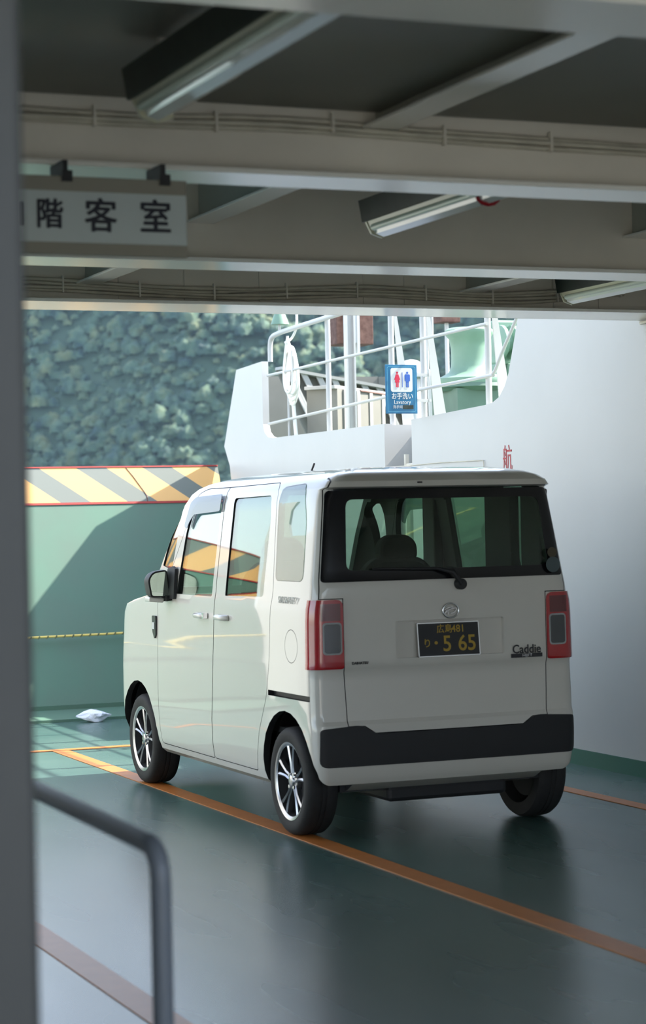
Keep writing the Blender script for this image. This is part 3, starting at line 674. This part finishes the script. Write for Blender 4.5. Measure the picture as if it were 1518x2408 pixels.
def arch(yc): return [(yc + .345 * math.cos(a), .275 + .36 * math.sin(a)) for a in [i / 28 * 2 * math.pi for i in range(28)]]
AY = (.375, 2.83)
win_sides = [fw, qtr_front, sw, qw]
gap = .0022
cut = []
for s in (-1, 1):
    for pw in win_sides: cut.append((side_prism(pw, s), M['black']))
cut.append((MB().prism(ws, 'y', 2.0, 3.6), M['black']))
for yc in AY:
    a = arch(yc)
    cut.append((MB().prism(a, 'x', -1.0, -.52), M['black'])); cut.append((MB().prism(a, 'x', .52, 1.0), M['black']))
whole = boole(shell, cut, 'DIFFERENCE')
# doors and tailgate are cut out of the shell
recess = (MB().prism(roundpoly([(-.283, .895), (-.283, 1.086), (.313, 1.086), (.313, .895)], [.02, .01, .01, .02]), 'y', -.1, .022), M['car'])
van = empty('van', (0, 0, 0), 'white boxy kei van parked on the deck, seen from behind', 'van')
def smooth_part(me, a=28): smooth_mesh(me, a); return me
def part(name, me, parent=van, label=None, a=28):
    smooth_part(me, a); return obj(name, me, None, parent, label=label)
def door_part(poly, s, extra=()):
    a, b = (-1.0, -.45) if s < 0 else (.45, 1.0)
    return boole(whole.copy(), [(MB().prism(inset(poly, gap), 'x', a, b), M['black'])], 'INTERSECT')
tg_me = boole(whole.copy(), [(MB().prism(inset(tailgate, gap), 'y', -.3, .12), M['black'])], 'INTERSECT')
tg_me = boole(tg_me, [(MB().prism(rw_in, 'y', -.3, .3), M['black'])], 'DIFFERENCE')
# backing for the plate recess
cuts = []
for s in (-1, 1):
    a, b = (-1.0, -.45) if s < 0 else (.45, 1.0)
    for d in (front_door, slide_door): cuts.append((MB().prism(inset(d, -gap), 'x', a, b), M['trim']))
cuts.append((MB().prism(inset(tailgate, -gap), 'y', -.3, .12), M['trim']))
cuts.append((MB().prism(roundpoly([(.065, .700), (.065, .728), (.60, .728), (.60, .700)], [.005, .005, .005, .005]), 'x', -1, -.705), M['black']))
ringm = MB(); n = 40
co_ = [(.288 + .083 * math.cos(t), .966 + .085 * math.sin(t)) for t in [i * 2 * math.pi / n for i in range(n)]]; ci_ = [(.288 + .080 * math.cos(t), .966 + .082 * math.sin(t)) for t in [i * 2 * math.pi / n for i in range(n)]]
vs = [(x, p[0], p[1]) for x in (-.74, -.712) for p in co_ + ci_]
fs = []
for i in range(n):
    j = (i + 1) % n
    fs += [(i, j, n + j, n + i), (2 * n + i, 3 * n + i, 3 * n + j, 2 * n + j), (i, 2 * n + i, 2 * n + j, j), (n + i, n + j, 3 * n + j, 3 * n + i)]
ringm.add(vs, fs); cuts.append((ringm, M['black']))
body_me = boole(whole.copy(), cuts, 'DIFFERENCE')
body = part('body', body_me)
fd = part('front_door', door_part(front_door, -1)); sd = part('sliding_door', door_part(slide_door, -1))
fd2 = part('front_door', door_part(front_door, 1)); sd2 = part('sliding_door', door_part(slide_door, 1))
# tailgate with plate recess: solid backing then recess
tgs = boole(tg_me, [(MB().prism(roundpoly([(-.283, .900), (-.283, 1.086), (.313, 1.086), (.313, .900)], .012), 'y', -.1, .031), M['car'])], 'DIFFERENCE')
tg = part('tailgate', tgs)
# glass: thin slabs of the same surface
gs = slab(-.006, -.010, M['gclear']); gd = slab(-.006, -.010, M['gdark']); gf = slab(.002, -.003, M['gdark'])
blk = slab(-.001, -.014, M['glossblack']); vis = slab(.016, .013, M['visor'])
def gpane(src, prism_, m, parent, name='window_glass', label=None):
    me = boole(src.copy(), [(prism_, m)], 'INTERSECT')
    for k in range(len(me.materials)): me.materials[k] = m
    return part(name, me, parent, label)
for s, d1, d2 in ((-1, fd, sd), (1, fd2, sd2)):
    gpane(gs, side_prism(inset(fw, -.012), s), M['gclear'], d1)
    gpane(gd, side_prism(inset(sw, -.012), s), M['gdark'], d2, label='dark tinted glass')
    gpane(gs, side_prism(inset(qtr_front, -.012), s), M['gclear'], body)
    gpane(gf, side_prism(inset(qw, .002), s), M['gdark'], body, label='dark tinted rear quarter glass')
    # black sash inside the window openings
    for poly, dd in ((fw, d1), (sw, d2)):
        me = boole(blk.copy(), [(side_prism(inset(poly, -.006), s), M['glossblack'])], 'INTERSECT')
        me = boole(me, [(side_prism(inset(poly, .016), s), M['glossblack'])], 'DIFFERENCE')
        part('window_sash', me, dd, 'black sash')
    me = boole(vis.copy(), [(side_prism(roundpoly([(2.05, 1.58), (1.98, 1.715), (1.90, 1.745), (1.465, 1.755), (1.465, 1.660), (1.90, 1.645), (1.97, 1.60), (2.0, 1.56)], .02), s), M['visor'])], 'INTERSECT')
    for k in range(len(me.materials)): me.materials[k] = M['visor']
    part('rain_visor', me, d1, 'smoked visor')
gpane(gs, MB().prism(inset(ws, -.012), 'y', 2.0, 3.6), M['gclear'], van, 'windshield')
fr_ = slab(.004, -.004, M['glossblack'])
me = boole(fr_.copy(), [(MB().prism(rw_out, 'y', -.3, .12), M['glossblack'])], 'INTERSECT'); me = boole(me, [(MB().prism(rw_in, 'y', -.3, .3), M['glossblack'])], 'DIFFERENCE')
rwf = part('rear_window_border', me, tg, 'black rear window border')
gpane(gf, MB().prism(inset(rw_in, -.003), 'y', -.3, .25), M['grear'], tg, 'rear_window_glass', 'dark tinted rear glass')
# black bumper cover
bc = roundpoly([(-.694, .375), (-.690, .565), (-.50, .578), (-.465, .572), (-.405, .533), (.405, .533), (.465, .572), (.50, .578), (.706, .565), (.712, .375)], [.04, .02, .02, .03, .03, .03, .03, .02, .02, .04])
bs = slab(.007, -.006, M['black'])
part('bumper_cover', boole(bs, [(MB().prism(bc, 'y', -.3, .045), M['black'])], 'INTERSECT'), van, 'black plastic bumper cover')
# tail lamps
ls = slab(.010, -.02, M['redlens']); ls2 = slab(.0125, .002, M['redlensdark']); ls3 = slab(.0135, .004, M['clearlens']); ls4 = slab(.0125, .002, M['lensrim'])
for s in (-1, 1):
    def sx_(p): return [(q[0] * -s, q[1]) for q in p]
    tl = part('tail_lamp', boole(ls.copy(), [(MB().prism(roundpoly(sx_([(.80, .86), (.80, 1.204), (.560, 1.204), (.560, .86)]), [0, 0, .035, .015]), 'y', -.3, .085), M['redlens'])], 'INTERSECT'), van, 'red tail lamp')
    part('upper_lens', boole(ls2.copy(), [(MB().prism(sx_([(.675, 1.10), (.675, 1.185), (.575, 1.185), (.575, 1.10)]), 'y', -.3, .06), M['redlensdark'])], 'INTERSECT'), tl, 'darker red lens')
    part('lens_rim', boole(ls4.copy(), [(MB().prism(roundpoly(sx_([(.668, .932), (.668, 1.092), (.570, 1.092), (.570, .932)]), .02), 'y', -.3, .05), M['lensrim'])], 'INTERSECT'), tl, 'pale rim')
    part('clear_lens', boole(ls3.copy(), [(MB().prism(roundpoly(sx_([(.660, .940), (.660, 1.084), (.577, 1.084), (.577, .940)]), .015), 'y', -.3, .05), M['clearlens'])], 'INTERSECT'), tl, 'clear reverse and indicator lens')
# licence plate
np_ = obj('licence_plate', MB().box(-.165, .165, -.0, .0, 0, 0), None, van) if False else None
PT = Matrix.Translation(Vector((.004, .006, .985))) @ Matrix.Rotation(math.radians(-6), 4, 'X') @ Matrix.Rotation(math.radians(0), 4, 'Y')
def on_plate(mb_or_me, m):
    me = mesh_of(mb_or_me, m) if isinstance(mb_or_me, MB) else mb_or_me
    me.transform(PT); return me
fr2 = MB().box(-.170, .170, -.006, -.001, -.0865, -.0815).box(-.170, .170, -.006, -.001, .0815, .0865).box(-.170, -.165, -.006, -.001, -.0865, .0865).box(.165, .170, -.006, -.001, -.0865, .0865)
plate = obj('licence_plate', on_plate(MB().box(-.166, .166, -.003, .0, -.0825, .0825), M['platebg']), None, van, label='black licence plate with yellow characters')
obj('plate_frame', on_plate(fr2, M['chrome']), None, plate, label='bright thin frame')
def ptxt(s, size, x, z, sx=1., bold=.0004):
    obj('plate_lettering', on_plate(text_mesh(s, size, (x, -.0035, z), (1, 0, 0), (0, 0, 1), M['plateyel'], extrude=.0006, sx=sx, bold=bold), None), None, plate, label='yellow lettering')
ptxt('広島', .046, -.020, .050, .95); ptxt('481', .052, .055, .050, .95)
ptxt('り', .048, -.118, -.020); ptxt('・', .07, -.070, -.022, 1.1, .001); ptxt('5', .112, -.010, -.026, .92, .0012); ptxt('65', .112, .100, -.026, .92, .0012)
# emblem
em = MB(); ec = (.012, -.010, 1.130)
em.tube([(ec[0] + .043 * math.cos(t), ec[1] - .001, ec[2] + .036 * math.sin(t)) for t in [i * 2 * math.pi / 32 for i in range(32)]], .0042, 8, closed=True)
emb = obj('emblem', em, M['chrome'], tg, smooth=60, label='chrome oval maker emblem')
inn = MB()
inn.tube(catmull([(ec[0] - .030, ec[1], ec[2] - .012), (ec[0] - .005, ec[1], ec[2] + .006), (ec[0] + .030, ec[1], ec[2] + .010), (ec[0] + .018, ec[1], ec[2] - .010), (ec[0] - .002, ec[1], ec[2] - .014)], 5), .0040, 6)
inn.tube(catmull([(ec[0] - .034, ec[1], ec[2] + .004), (ec[0] - .014, ec[1], ec[2] + .014), (ec[0] + .012, ec[1], ec[2] + .016)], 5), .0035, 6)
inn.tube(catmull([(ec[0] - .034, ec[1], ec[2] - .014), (ec[0] - .020, ec[1], ec[2] + .002), (ec[0] - .014, ec[1], ec[2] - .020)], 5), .0040, 6)
obj('emblem_stroke', inn, M['chrome'], emb, smooth=60)
obj('badge_lettering', text_mesh('Caddie', .062, (.436, -.0015, .915), (1, 0, 0), (0, 0, 1), M['letgrey'], bold=.0008, sx=.92), None, tg, label='dark model name lettering')
bb_ = obj('badge_bar', MB().box(.349, .523, -.0045, .004, .874, .894), M['letgrey'], tg, label='black bar under the model name')
obj('badge_bar_lettering', text_mesh('HIJET', .020, (.436, -.0055, .884), (1, 0, 0), (0, 0, 1), M['chrome'], sx=1.2), None, bb_, label='pale lettering on the black bar')
obj('badge_lettering', text_mesh('DAIHATSU', .018, (-.478, -.0010, .886), (1, 0, 0), (0, 0, 1), M['letgrey'], bold=.0006), None, tg, label='small dark maker lettering')
# wiper on the tailgate
wp = obj('rear_wiper', MB().lathe([(.024, -.035), (.028, -.03), (.028, .02)], (.068, .0, 1.262), 'y', 16), M['black'], tg, smooth=40, label='black wiper pivot')
obj('wiper_arm', MB().tube([(.068, -.03, 1.262), (.02, -.03, 1.325), (-.06, -.012, 1.345), (-.40, .0, 1.352)], [.014, .013, .008, .005], 8), M['black'], wp, smooth=50)
obj('sticker', MB().lathe([(.040, 0), (.040, .0015)], (.600, .005, 1.345), 'y', 24), M['sticker'], rwf, label='pale oval sticker')
obj('sticker', MB().lathe([(.026, 0), (.026, .0015)], (.597, .0075, 1.408), 'y', 20), M['stickero'], rwf, label='faint amber sticker')
obj('brake_light', MB().box(-.15, -.125, -.004, .01, 1.776, 1.784), M['glossblack'], tg)
# door handles
for d, y in ((fd, 1.619), (sd, 1.275)):
    h = obj('door_handle', MB().tube(catmull([(-.728, y + .085, 1.076), (-.752, y + .06, 1.076), (-.757, y, 1.076), (-.752, y - .06, 1.076), (-.728, y - .085, 1.076)], 5), [.010] + [.016] * 19 + [.010], 10), M['car'], d, smooth=60)
    if d is fd: obj('handle_cap', MB().box(-.760, -.735, y - .095, y - .072, 1.062, 1.092), M['chrome'], h, label='dark lock end cap')
for d, y in ((fd2, 1.619), (sd2, 1.275)):
    obj('door_handle', MB().tube([(.728, y + .085, 1.076), (.755, y, 1.076), (.728, y - .085, 1.076)], .013, 8), M['car'], d, smooth=60)
# side marker garnish
gm = obj('side_marker', MB().prism(roundpoly([(2.44, 1.045), (2.51, 1.045), (2.505, .95), (2.47, .905), (2.445, .93)], .012), 'x', -.742, -.728), M['letgrey'], body, label='dark side marker garnish')
obj('marker_lens', MB().box(-.745, -.740, 2.46, 2.495, .965, 1.005), M['signwhite'], gm, label='white lens')
# faint stickers on the rear quarter
obj('safety_sticker', text_mesh('SRS SAFETY', .050, (-.7225, .345, 1.196), (0, -1, 0), (0, 0, 1), M['faint'], sx=.92), None, body, label='faint grey lettering')
fi = MB()
for k, yy in enumerate((.475, .405, .335, .265)):
    x = -.722 + bow_(yy) - .002
    for j, (dz, hh, ww) in enumerate(((.0, .012, .03), (.022, .010, .018), (.040, .014, .026), (-.035, .006, .032), (-.048, .006, .024))):
        if (k + j) % 4 == 3: ww *= .5
        fi.box(x - .001, x + .006, yy - ww / 2, yy + ww / 2, 1.085 + dz - hh / 2, 1.085 + dz + hh / 2)
obj('safety_sticker', fi, M['faint'], body, label='faint grey icons')
# mirrors
for s, dpar in ((-1, fd), (1, fd2)):
    def q(x): return x * -s
    mh = MB(); prof = roundpoly([(-.845, 1.165), (-.862, 1.270), (-.83, 1.315), (-.745, 1.325), (-.725, 1.16)], [.02, .03, .03, .02, .02]); n = len(prof)
    cx_, cz_ = -.79, 1.24; rows = [(2.19, 1.0), (2.24, 1.02), (2.29, .92), (2.32, .6)]
    vs = [((cx_ + (p[0] - cx_) * k) * -s * -1 if False else (cx_ + (p[0] - cx_) * k) * (1 if s < 0 else -1), y, cz_ + (p[1] - cz_) * k) for y, k in rows for p in prof]
    fs = [(i * n + j, i * n + (j + 1) % n, (i + 1) * n + (j + 1) % n, (i + 1) * n + j) for i in range(len(rows) - 1) for j in range(n)] + [tuple(range(n)), tuple((len(rows) - 1) * n + j for j in range(n))]
    mh.add(vs, fs); mo = obj('door_mirror', mh, M['black'], van, smooth=40, label='black door mirror')
    mg = inset(prof, .009); sgn = 1 if s < 0 else -1
    obj('mirror_glass', MB().prism([(p[0] * sgn, p[1]) for p in mg], 'y', 2.1855, 2.1885), M['mirror'], mo)
    obj('mirror_cap', MB().prism([(p[0] * sgn, p[1]) for p in roundpoly([(-.855, 1.14), (-.850, 1.168), (-.76, 1.158), (-.765, 1.130)], .01)], 'y', 2.20, 2.29), M['car'], mo, bevel=.01, label='white lower cap')
    obj('mirror_stay', MB().prism([(p[0] * sgn, p[1]) for p in [(-.76, 1.14), (-.76, 1.17), (-.71, 1.185), (-.70, 1.15)]], 'y', 2.16, 2.26), M['black'], mo)
    obj('sail_cover', MB().add([((-.728 + (z - 1.16) * .10 - .004 * k) * sgn, y, z) for k in (0, 4) for y, z in ((2.27, 1.155), (2.235, 1.33), (2.15, 1.345), (2.10, 1.33), (2.085, 1.155))], [(0, 1, 2, 3, 4), (9, 8, 7, 6, 5)] + [(i, (i + 1) % 5, 5 + (i + 1) % 5, 5 + i) for i in range(5)]), M['black'], dpar, label='black mirror sail')
obj('antenna', MB().tube([(-.02, 1.75, 1.86), (-.02, 1.68, 1.925)], .0055, 6), M['black'], body, label='short roof antenna')
# wheels
def tyre_mb(cx, cy, s):
    P_ = [(.195, 0), (.215, -.006), (.245, -.008), (.262, .0), (.2725, .016), (.275, .035), (.275, .060), (.270, .062), (.270, .068), (.275, .070), (.275, .085), (.270, .087), (.270, .093), (.275, .095), (.275, .120), (.2725, .140), (.262, .155), (.235, .162), (.200, .155), (.195, .10), (.195, 0)]
    return MB().lathe([(r, h * s) for r, h in P_], (cx, cy, .275), 'x', 64, close=False)
def wheel(cy, side, name='wheel'):
    xo = -.712 if side < 0 else .712; s = 1 if side < 0 else -1
    r_ = obj('wheel', tyre_mb(xo, cy, s), M['rubber'], van, smooth=35, label='black tyre on silver spoked wheel')
    obj('rim_barrel', MB().lathe([(.193, .004 * s), (.186, .008 * s), (.180, .03 * s), (.170, .06 * s), (.165, .11 * s), (.06, .115 * s), (.01, .115 * s)], (xo, cy, .275), 'x', 48, close=False), M['alloydark'], r_, smooth=40)
    obj('rim_lip', MB().lathe([(.190, .0), (.199, -.003 * s), (.199, .010 * s), (.184, .014 * s), (.180, .006 * s), (.190, .0)], (xo, cy, .275), 'x', 64, close=False), M['alloy'], r_, smooth=50, label='bright silver rim edge')
    hub = MB().lathe([(.005, .004 * s), (.024, .004 * s), (.030, .008 * s), (.032, .016 * s), (.052, .022 * s), (.056, .05 * s)], (xo, cy, .275), 'x', 32)
    obj('hub_cap', hub, M['alloy'], r_, smooth=40)
    nuts = MB()
    for k in range(4):
        a = math.radians(90 * k + 45); nuts.lathe([(.010, .008 * s), (.010, .03 * s)], (xo, cy + .042 * math.cos(a), .275 + .042 * math.sin(a)), 'x', 6)
    obj('wheel_nuts', nuts, M['chrome'], r_)
    for k in range(5):
        sp = MB(); base = math.radians(90 + 72 * k + (7 if cy > 1 else 0))
        for d in (-.135, .135):
            a0, a1 = base + d * 1.0, base + d * 1.55
            def pt(r, a, w_, h): 
                return (xo + h * s, cy + r * math.cos(a) - w_ * math.sin(a), .275 + r * math.sin(a) + w_ * math.cos(a))
            secs = [(.040, base + d * 2.2, .0085, .014), (.09, a0 * 1., .0075, .010), (.14, (a0 + a1) / 2, .0085, .007), (.186, a1, .011, .005)]
            vs = []
            for r0, aa, w0, h0 in secs: vs += [pt(r0, aa, -w0, h0 + .006), pt(r0, aa, 0, h0), pt(r0, aa, w0, h0 + .006), pt(r0, aa, w0, h0 + .03), pt(r0, aa, -w0, h0 + .03)]
            fs = [(i * 5 + j, i * 5 + (j + 1) % 5, (i + 1) * 5 + (j + 1) % 5, (i + 1) * 5 + j) for i in range(3) for j in range(5)] + [(0, 1, 2, 3, 4), (15, 16, 17, 18, 19)]
            sp.add(vs, fs)
        obj('spoke', sp, M['alloy'], r_, smooth=35, label='paired silver spoke')
for cy in (.385, 2.835):
    for sd_ in (-1, 1): wheel(cy, sd_)
# wheel wells and floor pan
ub = MB().box(-.55, .55, .12, 3.2, .235, .345)
for cy in AY:
    for s in (-1, 1):
        a_ = [(cy + .352 * math.cos(t), .29 + .358 * math.sin(t)) for t in [math.pi * (.09 + .82 * i / 16) for i in range(17)]]
        n = len(a_); x0, x1 = (-.665, -.50) if s < 0 else (.50, .665)
        b_ = [(cy + .36 * math.cos(t), .29 + .366 * math.sin(t)) for t in [math.pi * (.09 + .82 * i / 16) for i in range(17)]]
        ub.prism(a_ + b_[::-1], 'x', x0, x1); ub.prism(a_ + [(a_[-1][0], .3)], 'x', x1 - .01 if s < 0 else x0, x1 if s < 0 else x0 + .01)
obj('underbody', ub, M['black'], van)
obj('exhaust', MB().box(-.30, .36, .10, .55, .17, .25), M['black'], van, bevel=.02, label='dark spare wheel pan under the bumper')
# cabin
obj('cargo_floor', MB().box(-.66, .66, .12, 2.5, .50, .53), M['trim'], van)
obj('dashboard', MB().prism([(2.35, .7), (2.30, 1.12), (2.45, 1.17), (2.85, 1.13), (2.85, .7)], 'x', -.66, .66), M['trim'], van, bevel=.02)
obj('headliner', MB().box(-.55, .55, .25, 1.95, 1.755, 1.775), M['trim'], van)
for x in (-.34, .34):
    se = obj('seat', MB().box(x - .24, x + .24, 1.45, 1.95, .72, .86), M['seat'], van, bevel=.04)
    obj('seat_back', MB().prism(roundpoly([(x - .245, .80), (x - .235, 1.28), (x - .14, 1.38), (x + .14, 1.38), (x + .235, 1.28), (x + .245, .80)], .06), 'y', 1.32, 1.44), M['seat'], se, bevel=.03)
    obj('headrest', MB().prism(roundpoly([(x - .12, 1.36), (x - .115, 1.46), (x - .06, 1.505), (x + .06, 1.505), (x + .115, 1.46), (x + .12, 1.36)], .04), 'y', 1.33, 1.42), M['seat'], se, bevel=.02)
obj('pillar_trim', MB().box(.60, .655, 1.42, 1.58, 1.05, 1.74), M['trim'], van, bevel=.01)
obj('pillar_trim', MB().box(.60, .655, .47, .78, 1.05, 1.74), M['trim'], van, bevel=.01)
obj('quarter_trim', MB().box(.60, .65, .14, .36, .60, 1.74), M['trim'], van, bevel=.01)
swl = obj('steering_wheel', MB().tube([(.36 + .17 * math.cos(t), 2.12 + .06 * math.sin(t), 1.12 + .16 * math.sin(t)) for t in [i * 2 * math.pi / 28 for i in range(28)]], .013, 8, closed=True), M['black'], van, smooth=60)
obj('spoke', MB().tube([(.20, 2.13, 1.12), (.52, 2.13, 1.12)], .015, 8).tube([(.36, 2.13, 1.12), (.36, 2.3, 1.05)], .025, 8), M['black'], swl)

van.scale = (1.02, 1, 1); van.location = (.014, 0, .001)

# ================================================================== HILL, SEA
F2 = Vector((.383, .9237, 0)); Rv = Vector((.9237, -.383, 0))
def hz(u, v):
    """height over the hill; u sideways, v away from the shore"""
    g = 36 * math.sin((u + v * .9) / 34.0 + 1.5 * noise.noise(Vector((u / 90, v / 90, 0)))) + 14 * noise.noise(Vector((u / 40, v / 40, 3)))
    side = max(0, min(1, (u + 330) / 180))
    return side * (max(v, 0) * .62 + g * min(1, max(v, 0) / 60)) - 3
hm = MB(); nu, nv = 70, 40
for j in range(nv + 1):
    for i in range(nu + 1):
        u = -380 + 1100 * i / nu; v = -10 + 560 * j / nv; d = 880 + v
        p = Vector((CAM.x, CAM.y, 0)) + F2 * d + Rv * u; hm.v.append((p.x, p.y, hz(u, v)))
for j in range(nv):
    for i in range(nu): hm.f.append((j * (nu + 1) + i, j * (nu + 1) + i + 1, (j + 1) * (nu + 1) + i + 1, (j + 1) * (nu + 1) + i))
obj('hillside', hm, M['hill'], smooth=80, label='steep wooded hillside across the water', kind='structure')
# tree canopy: many crowns, one object
bmi = bmesh.new(); bmesh.ops.create_icosphere(bmi, subdivisions=3, radius=1.0)
base = np.array([v.co[:] for v in bmi.verts]); tri = np.array([[v.index for v in f.verts] for f in bmi.faces]); bmi.free()
keep = base[:, 2] > -.45; idx = -np.ones(len(base), int); idx[keep] = np.arange(keep.sum()); base = base[keep]; tri = tri[np.all(keep[tri], axis=1)]; tri = idx[tri]
variants = []
for k in range(10):
    d = np.array([.70 + .75 * abs(noise.noise(Vector(p) * 2.2 + Vector((k * 7, 0, 0)))) + .42 * abs(noise.noise(Vector(p) * 5.5 + Vector((0, k * 5, 0)))) + .22 * abs(noise.noise(Vector(p) * 13 + Vector((0, k * 5, 9)))) for p in base.tolist()])
    variants.append(base * d[:, None])
V_ = []; T_ = []; off = 0
sp_ = 3.9
for j in range(int(225 / sp_)):
    for i in range(int(320 / sp_)):
        u = -190 + i * sp_ + random.uniform(-2., 2.) + (j % 2) * 1.9; v = 15 + j * sp_ + random.uniform(-2., 2.)
        z = hz(u, v); d = 880 + v
        if z > d * .125 + 6 and True: continue
        p = Vector((CAM.x, CAM.y, 0)) + F2 * d + Rv * u
        s_ = random.choice((1.5, 1.9, 2.3, 2.8, 3.4, 4.3)) * random.uniform(.85, 1.15); va = variants[random.randrange(10)]; a = random.uniform(0, 6.28)
        c, sn = math.cos(a), math.sin(a); q = va * np.array([s_, s_, s_ * random.uniform(.85, 1.15)])
        q = np.stack([q[:, 0] * c - q[:, 1] * sn + p.x, q[:, 0] * sn + q[:, 1] * c + p.y, q[:, 2] + z + s_ * .55], 1)
        V_.append(q); T_.append(tri + off); off += len(q)
V_ = np.concatenate(V_); T_ = np.concatenate(T_)
me = bpy.data.meshes.new('forest'); me.vertices.add(len(V_)); me.vertices.foreach_set('co', V_.astype(np.float32).ravel())
me.loops.add(len(T_) * 3); me.loops.foreach_set('vertex_index', T_.astype(np.int32).ravel())
me.polygons.add(len(T_)); me.polygons.foreach_set('loop_start', np.arange(0, len(T_) * 3, 3, dtype=np.int32)); me.polygons.foreach_set('loop_total', np.full(len(T_), 3, dtype=np.int32))
me.polygons.foreach_set('use_smooth', np.ones(len(T_), bool)); me.update(calc_edges=True); me.materials.append(M['foliage'])
fo = bpy.data.objects.new('forest', me); COL.objects.link(fo); setp(fo, 'dense blue-green forest canopy covering the hillside', 'forest', kind='stuff')
obj('sea', MB().box(-2500, 2500, -2500, 2500, -3.2, -3.0), M['sea'], label='sea around the ship', kind='structure')

# sea haze between the ship and the hill: a thin real scattering volume
hzm = bpy.data.materials.new('thin sea haze'); hzm.use_nodes = True; n = hzm.node_tree.nodes; n.clear()
vo = n.new('ShaderNodeVolumeScatter'); vo.inputs['Color'].default_value = (.50, .76, 1.0, 1); vo.inputs['Density'].default_value = .00005; vo.inputs['Anisotropy'].default_value = .1
oo_ = n.new('ShaderNodeOutputMaterial'); hzm.node_tree.links.new(vo.outputs[0], oo_.inputs['Volume'])
obj('sea_haze', MB().box(-900, 1500, 60, 1600, -2.9, 420), hzm, label='thin blue haze over the water', kind='stuff')
